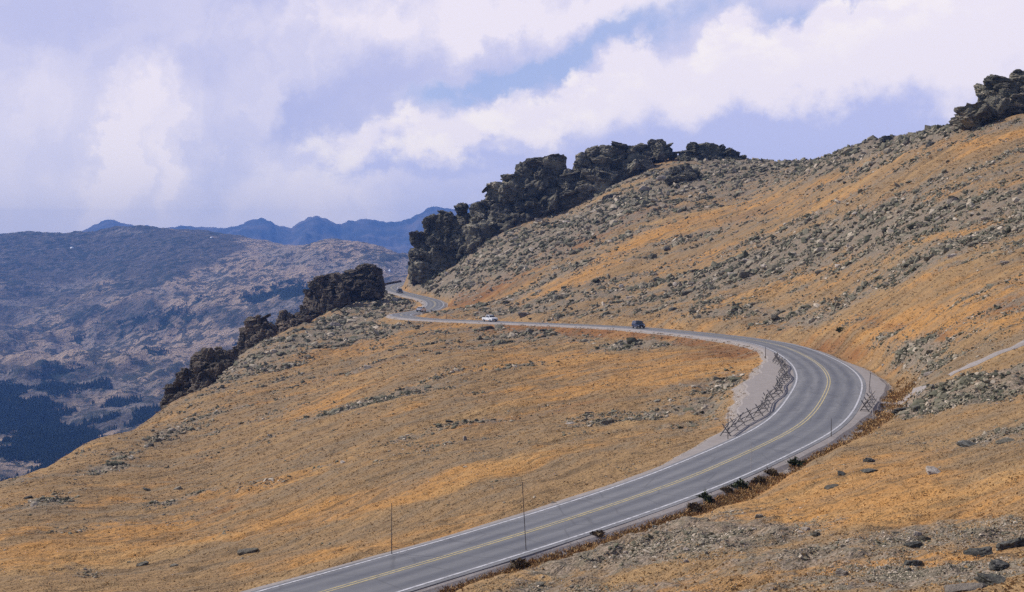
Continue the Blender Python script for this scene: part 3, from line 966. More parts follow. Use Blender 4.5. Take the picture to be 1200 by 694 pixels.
def crag(name, label, top, base, dist, mat='dark', group=None, wpx=13, lean=0.25, layers=3, hfac=1.1, seed=1, depth=7.0, face=True):
    """a crag of stacked, leaning blocks. top/base: outlines as (px, py); built at its own distance with depth behind"""
    r_ = np.random.default_rng(seed)
    cx = 0.5 * (top[0][0] + top[-1][0])
    by = np.interp(cx, [p[0] for p in base], [p[1] for p in base])
    o0 = wpt(cx, by, dist)
    root = bpy.data.objects.new(name, None)
    link(root)
    root.location = o0
    tag(root, label, 'rock outcrop', group)
    mpp = dist / FPX
    n = 0
    for lay in range(layers):
        Y = dist + lay * depth * 0.5
        fr = (0.55 + 0.45 * lay / max(1, layers - 1))
        x = top[0][0] + r_.uniform(0, wpx * .3)
        while x < top[-1][0]:
            w = wpx * r_.uniform(0.55, 1.35)
            ty = np.interp(x, [p[0] for p in top], [p[1] for p in top])
            by = np.interp(x, [p[0] for p in base], [p[1] for p in base])
            tz = wpt(x, ty, Y)[2]
            bz = wpt(x, by, dist)[2] - 1.0
            if face:
                bz = min(bz, gz(x_ := ray(x, by)[0] * Y, Y) + 1.0)
            tz -= 0.28 * w * mpp
            H_ = (tz - bz) * (fr if lay < layers - 1 else 1.0) * (r_.uniform(0.75, 1.0) if lay < layers - 1 else 1.0)
            ztop = bz + H_
            z = bz
            X0 = ray(x, by)[0] * Y
            while z < ztop - 0.15 * w * mpp:
                hh = w * mpp * hfac * r_.uniform(0.45, 1.7)
                hh = min(hh, ztop - z) if ztop - z < 1.5 * hh else hh
                frac = (z + hh * .5 - bz) / max(1, H_)
                ww = w * mpp * 0.5 * (1.35 - 0.30 * frac) * r_.uniform(0.8, 1.3)
                me = CL_MESH[mat][r_.integers(9)]
                o = bpy.data.objects.new('rock_block', me)
                link(o, root)
                o.scale = (ww * r_.uniform(1.0, 1.45), ww * r_.uniform(1.0, 1.5), hh * 0.70)
                px_ = X0 + r_.normal(0, 0.10) * w * mpp
                py_ = Y + r_.normal(0, 0.18) * depth * .6 + depth * 0.35 * frac
                o.location = Vector((px_, py_, z + hh * 0.5)) - Vector(o0)
                o.rotation_euler = (r_.normal(0, .25), -lean * r_.uniform(0.2, 1.3) + r_.normal(0, .12), r_.uniform(0, 6.28))
                n += 1
                z += hh * 0.86
            x += w * 0.72
    return root


crag('rock_outcrop', 'tall dark cliff tower at the left end of the ridge, right above the road bend',
     [(486, 300), (487, 275), (493, 262), (503, 252), (518, 247), (530, 240), (540, 236), (547, 243), (555, 252)], [(486, 328), (500, 326), (520, 318), (540, 308), (556, 298)], 735, 'dark', wpx=16, seed=3)
crag('rock_outcrop', 'widest dark cliff of the ridge, between the left tower and the deep vertical cleft',
     [(556, 240), (563, 228), (574, 215), (588, 207), (604, 198), (616, 191), (629, 184), (640, 179), (650, 177), (658, 184), (664, 198)], [(556, 296), (580, 288), (600, 274), (630, 264), (663, 250)], 725, 'dark', wpx=19, seed=4)
crag('rock_outcrop', 'highest dark cliff right of the deep vertical cleft, rounded on top',
     [(664, 200), (675, 182), (690, 171), (704, 166), (722, 162), (738, 164), (750, 171), (760, 180)], [(671, 246), (695, 244), (715, 228), (735, 212), (748, 204), (760, 198)], 718, 'dark', wpx=19, seed=5)
crag('rock_outcrop', 'small dark flat-topped crag on the skyline right of the highest cliff',
     [(752, 166), (762, 162), (775, 161), (784, 168), (790, 177)], [(752, 184), (775, 182), (790, 183)], 735, 'dark', wpx=10, layers=2, seed=6)
crag('rock_outcrop', 'low rounded grey-green rock dome on the skyline, last crag before the grassy saddle',
     [(803, 174), (812, 167), (828, 164), (845, 167), (858, 174), (870, 182), (880, 188)], [(803, 190), (840, 192), (880, 194)], 725, 'grey', wpx=11, layers=2, seed=7)
crag('rock_outcrop', 'small dark crag standing in the slope below the rounded rock dome',
     [(786, 196), (795, 191), (806, 191), (816, 196)], [(786, 206), (816, 204)], 640, 'dark', wpx=8, layers=2, seed=8)
crag('rock_outcrop', 'dark overhanging crag on the hilltop at the right edge of the view',
     [(1134, 126), (1142, 117), (1150, 108), (1156, 94), (1168, 86), (1182, 79), (1200, 76), (1230, 72), (1262, 88)], [(1134, 140), (1160, 142), (1200, 136), (1262, 130)], 405, 'dark', wpx=22, hfac=0.7, lean=0.25, seed=9, depth=9)
crag('rock_outcrop', 'square dark brown crag beside the road end, highest of the left crags',
     [(398, 322), (405, 316), (418, 309), (430, 307), (441, 310), (446, 318)], [(398, 358), (420, 350), (446, 334)], 655, 'brown', wpx=13, seed=10, lean=0.1)
crag('rock_outcrop', 'rounded dark brown crag leaning against the left side of the square one',
     [(361, 338), (367, 328), (376, 320), (388, 318), (398, 322)], [(361, 367), (380, 368), (398, 360)], 640, 'brown', wpx=13, seed=11, lean=0.1)
crag('rock_outcrop', 'jagged brown crag with a pointed horn, third from the road among the left crags',
     [(324, 372), (331, 361), (338, 366), (346, 368), (353, 356), (358, 360)], [(324, 395), (345, 390), (358, 378)], 585, 'brown', wpx=9, seed=12, lean=0.1)
crag('rock_outcrop', 'dark crag with a round top, fourth from the road among the left crags',
     [(284, 384), (290, 373), (299, 367), (309, 369), (316, 377), (322, 374)], [(284, 406), (300, 402), (322, 396)], 555, 'brown', wpx=10, seed=13, lean=0.1)
crag('rock_outcrop', 'low dark band of rock linking the two lower left crags on the ridge edge',
     [(270, 408), (280, 402), (290, 398), (300, 400)], [(270, 420), (300, 410)], 520, 'brown', wpx=9, layers=2, seed=14, lean=0.1)
crag('rock_outcrop', 'long dark crag sloping down the ridge edge above the valley',
     [(214, 432), (222, 420), (232, 412), (246, 405), (258, 405), (268, 411), (274, 420)], [(214, 464), (240, 452), (274, 428)], 455, 'brown', wpx=12, seed=15, lean=0.15)
crag('rock_outcrop', 'lowest dark crag at the far left end of the ridge edge',
     [(192, 462), (197, 451), (205, 446), (214, 440)], [(192, 476), (214, 468)], 418, 'brown', wpx=10, seed=16, lean=0.1)

# ------------------------------------------------------------------ loose stones on the scree (too many to count) and boulders one by one
smallV = [rock_shape(1, 200 + k, planes=7, rough=0, soft=20)[0] for k in range(10)]
_, smallF = ico(1)


cubeV = np.array([[x, y, z] for x in (-1, 1) for y in (-1, 1) for z in (-1, 1)], float) * 0.75
cubeF = np.array([[0, 1, 3], [0, 3, 2], [4, 6, 7], [4, 7, 5], [0, 4, 5], [0, 5, 1], [2, 3, 7], [2, 7, 6], [0, 2, 6], [0, 6, 4], [1, 5, 7], [1, 7, 3]])
icoV, icoF = None, None


def ico0():
    import bmesh
    bm = bmesh.new()
    bmesh.ops.create_icosphere(bm, subdivisions=1, radius=1)
    bm.free()


def rot_mats(n, tilt=0.35):
    a = rng.uniform(0, 2 * np.pi, n)
    tx, ty = rng.normal(0, tilt, n), rng.normal(0, tilt, n)
    ca, sa = np.cos(a), np.sin(a)
    Z = np.zeros(n)
    O = np.ones(n)
    Rz = np.stack([ca, -sa, Z, sa, ca, Z, Z, Z, O], 1).reshape(-1, 3, 3)
    Rx = np.stack([O, Z, Z, Z, np.cos(tx), -np.sin(tx), Z, np.sin(tx), np.cos(tx)], 1).reshape(-1, 3, 3)
    Ry = np.stack([np.cos(ty), Z, np.sin(ty), Z, O, Z, -np.sin(ty), Z, np.cos(ty)], 1).reshape(-1, 3, 3)
    return Rx @ Ry @ Rz


def stones(name, x, y, size, tint, mat, variants, Fc, flat=0.62, sink=0.15, jitter=0.0, tilt=0.35, elong=1.0, smooth=False):
    n = len(x)
    Vv = np.array(variants)
    k = rng.integers(0, len(Vv), n)
    sc = np.stack([size * rng.uniform(0.8, 1.5, n) * elong, size * rng.uniform(0.7, 1.1, n), size * flat * rng.uniform(0.6, 1.3, n)], 1)
    P = Vv[k] * sc[:, None, :]
    if jitter:
        P = P * (1 + rng.uniform(-jitter, jitter, P.shape))
    P = np.einsum('nij,nkj->nki', rot_mats(n, tilt), P)
    P[:, :, 0] += x[:, None]
    P[:, :, 1] += y[:, None]
    P[:, :, 2] += (gz(x, y) + sc[:, 2] * (1 - 2 * sink) * 0.4)[:, None]
    nv = Vv.shape[1]
    Ff = (Fc[None] + (np.arange(n) * nv)[:, None, None]).reshape(-1, Fc.shape[1])
    return make_mesh(name, P.reshape(-1, 3), Ff, mat, smooth, {'tint': np.repeat(tint, nv)})


# sampling weights: seen area of each cell of the height field
Sf = ZF / YY
ds = np.diff(Sf, axis=0)[:, :-1] * FPX
du = np.diff(Ug)[None, :] * FPX
runmax = np.maximum.accumulate(Sf, axis=0)[:-1, :-1]
vis = (Sf[1:, :-1] >= runmax - 0.0025) & (ds > 0)
area = np.abs(ds) * du * np.where(vis, 1.0, 0.12)
inr = (PXF[:-1, :-1] > -60) & (PXF[:-1, :-1] < 1260) & (YY[:-1, :-1] > 30) & (YY[:-1, :-1] < 860) & (PYF[:-1, :-1] < 760)
area = np.where(inr, np.minimum(area, 8), 0)
offroad = (dd_[:-1, :-1] > 0.6)
rockc, goldc, rustc = rockf[:-1, :-1], goldf[:-1, :-1], rustf[:-1, :-1]


def sample(wt, n):
    w = (wt / wt.sum()).ravel()
    id_ = rng.choice(w.size, n, p=w)
    i, j = np.unravel_index(id_, wt.shape)
    t_ = Tg[i] + rng.random(n) * (Tg[i + 1] - Tg[i])
    u_ = Ug[j] + rng.random(n) * (Ug[j + 1] - Ug[j])
    y = np.exp(t_)
    return u_ * y, y


clump = np.clip(0.45 + 1.9 * fbm(XX, YY, 9, 3, 0.6, 44.0), 0.05, 2)[:-1, :-1]
rw = area * offroad * (sstep(rockc, 0.25, 1.0) + 0.03) * clump


def stone_set(name, n, lo, hi, variants, Fc, pw=2.2, bias=0.0, **kw):
    x, y = sample(rw, n)
    rk = gfield(rockf, x, y)
    spx = lo + (hi - lo) * rng.random(n) ** pw * (0.55 + 0.75 * sstep(rk, 0.4, 1.1))
    size = spx * y / FPX * 0.5
    size = np.clip(size, 0.04, 1.9) * (0.75 + 0.35 * np.clip(rk, 0, 1.2))
    # greener and darker in the block fields, pinker and paler among grass
    green = gfield(nC * 0.5 + 0.5, x, y)
    nearf = 1 - sstep(y, 85, 125)
    size = size * (1 - 0.42 * nearf)
    tint = np.clip(rng.beta(2.0, 2.4, n) + 0.15 * (0.5 - green) + bias + 0.2 * nearf, 0, 1)
    tint = np.where(rng.random(n) < 0.04, rng.uniform(0.85, 1.0, n), tint)
    obj(name, stones(name, x, y, size, tint, M_scree, variants, Fc, **kw), kind='stuff')


stone_set('scree_stones', 18000, 2.0, 10.5, smallV[:8], smallF, 3.4, bias=0.03, sink=0.32, flat=0.55)
stone_set('scree_stones', 62000, 1.0, 4.2, [cubeV * (1 + 0.33 * np.random.default_rng(9 + k).uniform(-1, 1, cubeV.shape)) for k in range(12)], cubeF, 2.0, tilt=0.5, sink=0.3, bias=0.03)

# grass: tufts of a few thin blades
def tufts(name, n, wt, base_h, tint_f, hi=1.0):
    x, y = sample(wt, n)
    z = gz(x, y)
    h = np.maximum(base_h, (1.0 if hi == 1 else 2.0) * y / FPX) * rng.uniform(0.5, 1.35, n) * hi
    w = np.maximum(0.06, 0.9 * y / FPX) * rng.uniform(0.7, 1.5, n)
    B = 4
    P = np.zeros((n, B, 3, 3))
    for k in range(B):
        a = rng.uniform(0, 2 * np.pi, n)
        ca, sa = np.cos(a), np.sin(a)
        sx, sy = rng.normal(0, 1, n) * w * 1.6, rng.normal(0, 1, n) * w * 1.6
        for c_, (ox, oz) in enumerate(((-1, 0), (1, 0), (0, 1))):
            P[:, k, c_, 0] = x + sx + ca * ox * w + (rng.normal(0, 0.5, n) * h if c_ == 2 else 0)
            P[:, k, c_, 1] = y + sy + sa * ox * w + (rng.normal(0, 0.5, n) * h if c_ == 2 else 0)
            P[:, k, c_, 2] = z - 0.03 + oz * h * rng.uniform(0.6, 1.1, n)
    tint = np.repeat(tint_f(x, y), B * 3)
    obj(name, make_mesh(name, P.reshape(-1, 3), np.arange(n * B * 3).reshape(-1, 3), M_tuft, False, {'tint': tint}), kind='stuff')


def gt(x, y):
    g = gfield(goldf, x, y)
    r_ = gfield(rustf, x, y)
    t_ = 0.42 + 0.28 * g + rng.normal(0, 0.12, len(x))
    t_ = np.where((r_ > 0.75) & (rng.random(len(x)) < 0.8), 0.25 + rng.normal(0, 0.06, len(x)), t_)
    return np.clip(t_, 0, 1)


gw = area * (dd_[:-1, :-1] > 0.5) * np.clip(1.15 - rockc, 0.05, 1) * np.where(YY[:-1, :-1] < 420, 1, 0.25)
tufts('grass', 42000, gw, 0.07, gt)
ww_ = area * (weedz[:-1, :-1] > 0.25) * weedz[:-1, :-1] * (YY[:-1, :-1] < 330) * np.clip(0.4 + 1.6 * nB[:-1, :-1], 0.05, 2)
tufts('roadside_weeds', 9000, ww_, 0.17, lambda x, y: np.clip(0.0 + 0.85 * rng.beta(1.3, 1.5, len(x)), 0, 1), 1.2)

# boulders, each on its own
GROUPS = [
    (lambda px, py, y: (px > 1035) & (py > 425) & (py < 505), 'grey-green boulder in the blockfield right of the hairpin', 'boulders of the blockfield beside the hairpin'),
    (lambda px, py, y: (px > 600) & (py > 590), 'flat pale stone half buried in the near tundra', 'stones in the near tundra'),
    (lambda px, py, y: (px > 900) & (py >= 505), 'lichen-covered rock in the ochre meadow below the hairpin', 'rocks in the meadow below the hairpin'),
    (lambda px, py, y: (px > 880) & (py < 350), 'angular grey boulder high on the right-hand slope', 'boulders high on the right slope'),
    (lambda px, py, y: (px > 500) & (py < 300), 'angular grey block in the scree under the cliffs', 'scree blocks under the cliffs'),
    (lambda px, py, y: (px > 640) & (py < 385), 'grey boulder on the hillside just above the road', 'boulders above the road'),
    (lambda px, py, y: (px > 500) & (py < 375), 'light boulder at the foot of the cliff slope near the white pickup', 'boulders at the foot of the cliff slope'),
    (lambda px, py, y: (px <= 500) & (py < 420), 'pale rock on the rubble slope below the left crags', 'rocks on the rubble slope below the left crags'),
    (lambda px, py, y: (px > 500) & (py >= 375), 'grey stone in the meadow enclosed by the road curve', 'stones in the meadow inside the curve'),
    (lambda px, py, y: (px <= 500), 'lichened stone in the ochre slope above the valley', 'stones on the slope above the valley'),
]


def boulder(x, y, size, mat, label, group, flat=0.6, rz=None, sink=0.2, yaw=0, name='boulder', elong=1.0, variant=None):
    me = BO_MESH[mat][random.randrange(7) if variant is None else variant]
    o = bpy.data.objects.new(name, me)
    link(o)
    o.scale = (size * elong, size * 0.85, size * flat)
    o.location = (x, y, gz(x, y) + size * flat * (0.75 - 2 * sink))
    o.rotation_euler = (random.uniform(-.2, .2), random.uniform(-.25, .25), random.uniform(0, 6.28) if rz is None else rz)
    tag(o, label, 'rock' if 'rock' in label or 'slab' in label else 'boulder' if 'boulder' in label else 'stone', group)
    return o


bx, by_ = sample(rw * (rockc > 0.55), 170)
bpx, bpy_ = proj(bx, by_, gz(bx, by_))
for k in range(len(bx)):
    if not (-20 < bpx[k] < 1215 and bpy_[k] < 700):
        continue
    for f_, lb, gp in GROUPS:
        if f_(bpx[k], bpy_[k], by_[k]):
            break
    spx = 5.0 + 8.5 * random.random() ** 1.8
    sizem = min(spx * by_[k] / FPX * 0.5, 2.6)
    kind = 'pale' if ('pale' in lb or 'light' in lb) and random.random() < 0.6 else ('pale' if random.random() < 0.08 else 'grey')
    fl, el_ = random.uniform(0.35, 0.85), random.uniform(1, 1.6)
    for w_ in ('angular ', 'flat ', 'grey-green ', 'grey ', 'pale ', 'light ', 'lichened ', 'lichen-covered '):
        if lb.startswith(w_):
            lb = lb[len(w_):]
    szw = 'large' if spx > 10.5 else 'small' if spx < 6.2 else 'mid-sized'
    shp = 'flat' if fl < 0.5 else 'upright' if fl > 0.75 else 'angular'
    lon = 'long ' if el_ > 1.4 else ''
    lb = f"{szw} {'pale' if kind == 'pale' else 'grey'} {lon}{shp} {lb}"
    lb = ' '.join(lb.split()[:16])
    boulder(bx[k], by_[k], sizem, kind, lb, gp, flat=fl, elong=el_)

# where several read alike, say which one along the row
same = {}
for o in bpy.data.objects:
    if o.name.startswith('boulder') and 'label' in o:
        same.setdefault(o['label'], []).append(o)
ORD = ['leftmost', 'second leftmost', 'third leftmost', 'fourth leftmost', 'fifth leftmost', 'sixth leftmost', 'seventh leftmost', 'eighth leftmost', 'ninth leftmost', 'tenth leftmost', 'eleventh leftmost', 'twelfth leftmost']
for lb_, os_ in same.items():
    if 1 < len(os_) <= 13:
        os_.sort(key=lambda o: o.location.x / o.location.y)
        for k, o in enumerate(os_):
            o['label'] = ' '.join((('rightmost' if k == len(os_) - 1 else ORD[k]) + ' ' + lb_).split()[:16])

# named rocks of the photograph
NAMED = [  # px, py, width px, flat, material, label
    (1148, 652, 30, 0.5, 'dark', 'dark blue-grey jagged rock in the lower right corner, left of its larger twin'),
    (1183, 642, 32, 0.55, 'dark', 'large black rock with a shadowed hollow near the right edge of the near meadow'),
    (1172, 664, 30, 0.35, 'dark', 'low dark rock ledge just below the large black rock'),
    (1168, 684, 40, 0.35, 'dark', 'flat dark rock at the bottom right, lowest of the dark rocks'),
    (1132, 692, 44, 0.3, 'pale', 'pale broken rock slab on the bottom edge of the view'),
    (1072, 640, 20, 0.4, 'dark', 'small dark rock lying alone in the near golden grass'),
    (1070, 662, 24, 0.4, 'dark', 'dark split rock in the near grass left of the large black rocks'),
    (1018, 552, 22, 0.3, 'dark', 'low dark rock with a lichened top in the meadow right of the road bush'),
    (988, 556, 18, 0.35, 'dark', 'black low rock nearest to the dark roadside bush'),
    (975, 571, 20, 0.25, 'grey', 'flat grey-green slab level with the meadow below the hairpin'),
    (1020, 540, 20, 0.35, 'dark', 'lichened dark rock in the meadow straight below the rail fence by the footpath'),
    (1095, 553, 26, 0.3, 'pale', 'broad pale slab in the middle of the right meadow'),
    (1135, 522, 24, 0.3, 'dark', 'dark rock in the line of stones across the right meadow'),
    (1178, 518, 26, 0.28, 'grey', 'long grey slab at the right end of the line of stones'),
    (1056, 482, 24, 0.5, 'dark', 'dark boulder at the near edge of the blockfield beside the footpath'),
    (1090, 438, 18, 0.35, 'pale', 'leaning pale slab standing below the end of the footpath'),
    (1035, 428, 5, 0.9, 'pale', 'small bright white stone on the bank above the hairpin'),
    (650, 591, 13, 0.5, 'pale', 'whitish rock beside the far road edge on the straight'),
    (290, 647, 26, 0.4, 'grey', 'light grey rock in the left meadow, largest one there'),
    (166, 662, 16, 0.35, 'grey', 'low grey-green rock in the lower left meadow'),
    (204, 663, 12, 0.35, 'grey', 'small grey rock right of the low grey-green one, lower left'),
    (172, 574, 11, 0.5, 'dark', 'dark stone on the left slope near the ridge edge'),
    (208, 573, 14, 0.5, 'grey', 'grey stone beside a dark one on the left slope near the ridge edge'),
    (33, 584, 12, 0.5, 'dark', 'dark stone near the left edge of the view on the slope'),
    (770, 328, 13, 0.5, 'dark', 'dark boulder in the scree above the blue car'),
    (788, 363, 11, 0.7, 'dark', 'dark block standing above the road right of the blue car'),
    (738, 349, 10, 0.5, 'pale', 'pale block on the slope above the blue car'),
    (860, 322, 16, 0.4, 'pale', 'broken pale ledge in the slope midway above the road'),
    (898, 313, 14, 0.5, 'pale', 'whitish boulder near the grey scree field above the road'),
    (1037, 164, 22, 0.4, 'dark', 'dark flat slab leaning on the skyline left of the hilltop crag'),
    (1092, 170, 14, 0.7, 'dark', 'rounded dark boulder just under the skyline near the hilltop crag'),
    (1116, 300, 12, 0.5, 'pale', 'pale block at the lower rim of the big right scree field'),
    (1155, 258, 14, 0.35, 'pale', 'leaning whitish slab in the big right scree field'),
    (1178, 308, 16, 0.35, 'pale', 'flat pale slab near the right edge under the scree field'),
    (592, 356, 7, 0.6, 'dark', 'dark boulder by the road just behind the white pickup'),
    (598, 352, 12, 0.5, 'pale', 'light grey boulder on the bank behind the white pickup'),
    (540, 284, 13, 0.8, 'pale', 'tall pale block leaning below the left cliff tower'),
    (493, 322, 12, 1.0, 'pale', 'light brown block at the foot of the cliff beside the road end'),
    (545, 266, 8, 1.5, 'pale', 'upright pale rock flake on the cliff between the two left towers'),
    (402, 346, 8, 0.8, 'pale', 'bright rock lodged between the two left brown crags'),
    (770, 246, 10, .4, 'grey', 'grey block on the slope right of the cliffs'),
    (715, 232, 20, 0.5, 'dark', 'dark rounded boulder at the foot of the highest cliff'),
    (770, 470, 12, .4, 'grey', 'grey stone in the meadow inside the curve left of the gravel pullout'),
    (828, 476, 9, 0.6, 'pale', 'pale stone at the outer edge of the gravel pullout'),
    (840, 492, 8, 0.6, 'pale', 'pale rock where the gravel pullout drops to the meadow'),
]
for k, (px, py, wp, flat, mt, lb) in enumerate(NAMED):
    h_ = hit(px, py)
    boulder(h_[0], h_[1], wp * (0.52 if py > 630 and px > 1000 else 0.46) * h_[1] / FPX, mt, lb, None, flat=flat * (1.35 if py > 630 and px > 1000 else 1), rz=(k * 0.7) % 6.28, elong=1.15, variant=k % 7, sink=0.4)

# ------------------------------------------------------------------ dark low shrubs
m, q, b = new_mat('shrub_leaves', 0.8, 0.2)
at = q.new('ShaderNodeAttribute', attribute_name='tint')
q.put(b.inputs['Base Color'], q.mix(at.outputs['Fac'], (0.018, 0.025, 0.012), (0.065, 0.078, 0.034)))
M_shrub = m
m, q, b = new_mat('red_shrub_leaves', 0.8, 0.2)
at = q.new('ShaderNodeAttribute', attribute_name='tint')
q.put(b.inputs['Base Color'], q.mix(at.outputs['Fac'], (0.050, 0.036, 0.022), (0.165, 0.115, 0.065)))
M_shrub2 = m
M_bark = plain('shrub_bark', (0.09, 0.065, 0.045), 0.9, 0.1)


def shrub(px, py, wpx, hpx, label, mat=None, seed=0):
    r_ = np.random.default_rng(seed)
    p = hit(px, py)
    w, h = wpx * 0.50 * p[1] / FPX, (1.0 if mat is None else 0.85) * hpx * p[1] / FPX
    root = bpy.data.objects.new('shrub', None)
    link(root)
    root.location = p
    tag(root, label, 'shrub')
    n = 900
    cl = r_.normal(0, 0.45, (9, 3))
    cl[:, 2] = np.abs(cl[:, 2]) * 0.7
    k = r_.integers(0, 9, n)
    c_ = cl[k] + r_.normal(0, 0.24, (n, 3))
    c_[:, 2] = np.abs(c_[:, 2])
    c_ *= (w, w, h * 0.75)
    sz_ = 0.11 * r_.uniform(0.5, 1.3, n)
    tri = r_.normal(0, 1, (n, 3, 3)) * sz_[:, None, None]
    V = (c_[:, None] + tri).reshape(-1, 3)
    obj('foliage', make_mesh('foliage', V, np.arange(n * 3).reshape(-1, 3), mat or M_shrub, False, {'tint': np.repeat(r_.random(n), 3)}), root)
    vs, fs = [], []
    for s_ in range(5):
        a = s_ * 1.26
        tip = Vector((math.cos(a) * w * .6, math.sin(a) * w * .6, h * 0.6))
        b0 = len(vs)
        for z_, rr in ((Vector((0, 0, -0.15)), 0.04), (tip, 0.012)):
            for e in range(3):
                vs.append(z_ + Vector((math.cos(e * 2.1) * rr, math.sin(e * 2.1) * rr, 0)))
        for e in range(3):
            fs.append((b0 + e, b0 + (e + 1) % 3, b0 + 3 + (e + 1) % 3, b0 + 3 + e))
    obj('stem', bm_poly(vs, fs, 'stem', M_bark), root)


shrub(869, 572, 18, 13, 'dark green bush on the verge of the near road edge, biggest of them', seed=1)
shrub(830, 588, 15, 12, 'dark green bush on the verge left of the biggest roadside bush', seed=2)
shrub(933, 546, 15, 11, 'dark bush on the verge nearest to the hairpin', seed=3)
shrub(985, 388, 12, 5, 'single green shrub on the slope above the hairpin', seed=4)
shrub(851, 577, 12, 7, 'dull brown bush between the two green roadside bushes', M_shrub2, 5)
shrub(889, 566, 16, 8, 'brown bush just right of the biggest green roadside bush', M_shrub2, 6)
shrub(905, 556, 14, 7, 'dull brown bush halfway to the dark bush near the hairpin', M_shrub2, 7)
shrub(700, 629, 15, 8, 'dark brown shrub under the road edge on the straight', M_shrub2, 8)
shrub(610, 664, 22, 10, 'dark brown shrub below the snow pole on the near road edge', M_shrub2, 9)
shrub(815, 597, 20, 9, 'dull brown shrub left of the green roadside bushes', M_shrub2, 10)
shrub(470, 365, 3, 3, 'tiny dark shrub on the bank left of the white car', seed=11)

# ------------------------------------------------------------------ buck-and-rail fences
M_log = plain('weathered_log', (0.19, 0.178, 0.17), 0.9, 0.15)
M_loglight = plain('sun_bleached_log', (0.42, 0.37, 0.32), 0.9, 0.15)


def log_mesh(a, b_, r0, r1, name, mat, n=7):
    a, b_ = Vector(a), Vector(b_)
    q_ = (b_ - a).to_track_quat('Z', 'Y')
    vs = []
    rows = 4
    for k in range(rows):
        f_ = k / (rows - 1)
        c_ = a.lerp(b_, f_)
        rr = r0 + (r1 - r0) * f_
        for e in range(n):
            an = e / n * 2 * math.pi
            wv = 1 + 0.12 * math.sin(an * 2 + k * 1.7)
            vs.append(c_ + q_ @ Vector((math.cos(an) * rr * wv, math.sin(an) * rr * wv, 0)))
    fs = [(k * n + e, k * n + (e + 1) % n, (k + 1) * n + (e + 1) % n, (k + 1) * n + e) for k in range(rows - 1) for e in range(n)]
    fs += [tuple(range(n - 1, -1, -1)), tuple(range((rows - 1) * n, rows * n))]
    return bm_poly(vs, fs, name, mat, False)


def buck_fence(pts, label, scale=1.0, seed=0, bleached=0.3):
    r_ = random.Random(seed)
    root = bpy.data.objects.new('rail_fence', None)
    link(root)
    root.location = pts[0]
    tag(root, label, 'fence')
    o0 = Vector(pts[0])
    P = [Vector(p) for p in pts]
    frames = []
    for k, p in enumerate(P):
        tg_ = (P[min(k + 1, len(P) - 1)] - P[max(k - 1, 0)])
        tg_.z = 0
        tg_.normalize()
        nn = Vector((-tg_.y, tg_.x, 0))
        frames.append((p, tg_, nn))
        for s_ in (-1, 1):
            a = p + nn * s_ * 0.85 * scale + tg_ * 0.08 * s_ - Vector((0, 0, 0.12))
            b_ = p - nn * s_ * 0.42 * scale + tg_ * 0.08 * s_ + Vector((0, 0, (1.62 + r_.uniform(-.1, .2)) * scale))
            obj('crossed_post', log_mesh(a - o0, b_ - o0, 0.085 * scale, 0.07 * scale, 'crossed_post', M_loglight if r_.random() < bleached else M_log), root)
        # ground spreader between the feet
        obj('brace', log_mesh(p + nn * 0.55 * scale + tg_ * .18 + Vector((0, 0, .32)) - o0, p - nn * 0.55 * scale + tg_ * .18 + Vector((0, 0, .32)) - o0, 0.05, 0.05, 'brace', M_log), root)
    for k in range(len(frames) - 1):
        (p, ta, na), (p2, tb, nb) = frames[k], frames[k + 1]
        rails = [(0.0, 1.40), (0.60, 0.42), (0.30, 0.95)]
        for (of, h) in rails:
            a = p + na * -of * scale + Vector((0, 0, h * scale)) - ta * 0.25
            b_ = p2 + nb * -of * scale + Vector((0, 0, h * scale + r_.uniform(-.05, .05))) + tb * 0.25
            obj('rail', log_mesh(a - o0, b_ - o0, 0.065 * scale, 0.055 * scale, 'rail', M_loglight if r_.random() < bleached * .6 else M_log), root)
    return root


fp = []
i_ = I_f0
while i_ < I_f1:
    o_ = HW[i_] + 1.7 + 0.3 * math.sin(i_ * 0.3)
    x_, y_ = RD[i_, 0] + NL[i_, 0] * o_, RD[i_, 1] + NL[i_, 1] * o_
    fp.append((x_, y_, RD[i_, 2] - 0.12))
    i_ += 4 if i_ < I_apex - 15 else 3
buck_fence(fp, 'long weathered buck-and-rail fence curving round the gravel pullout inside the hairpin', 0.72, 3, 0.3)
a_, b_2 = hit(1013, 484), hit(1031, 477)
f2 = []
for k in range(4):
    x_, y_ = a_[0] + (b_2[0] - a_[0]) * k / 3 * 1.0, a_[1] + (b_2[1] - a_[1]) * k / 3 + 1.2 * k
    f2.append((x_, y_, gz(x_, y_)))
buck_fence(f2, 'short bleached log fence at the footpath beside the outer edge of the hairpin', 0.8, 5, 0.6)

# ------------------------------------------------------------------ snow poles
M_pole = plain('rusty_steel_pole', (0.10, 0.085, 0.08), 0.7, 0.3)
M_polew = plain('pale_wooden_pole', (0.50, 0.45, 0.40), 0.7, 0.2)


def pole(px, py, topy, label, mat=M_pole, lean=0.0, rad=0.045, on_road=None, topx=None):
    p = hit(px, py)
    h = (py - topy) * p[1] / FPX
    tx = (topx - px) * p[1] / FPX if topx is not None else 0
    root = bpy.data.objects.new('snow_pole', None)
    link(root)
    root.location = p
    tag(root, label, 'snow pole', 'snow poles along the road')
    obj('shaft', log_mesh((0, 0, -0.3), (tx, 0, h), rad, rad * 0.7, 'shaft', mat, 6), root)
    obj('tip', log_mesh((tx, 0, h + 0.001), (tx * 1.02, 0, h + 0.05), rad * 0.9, rad * 0.5, 'tip', mat, 6), root)


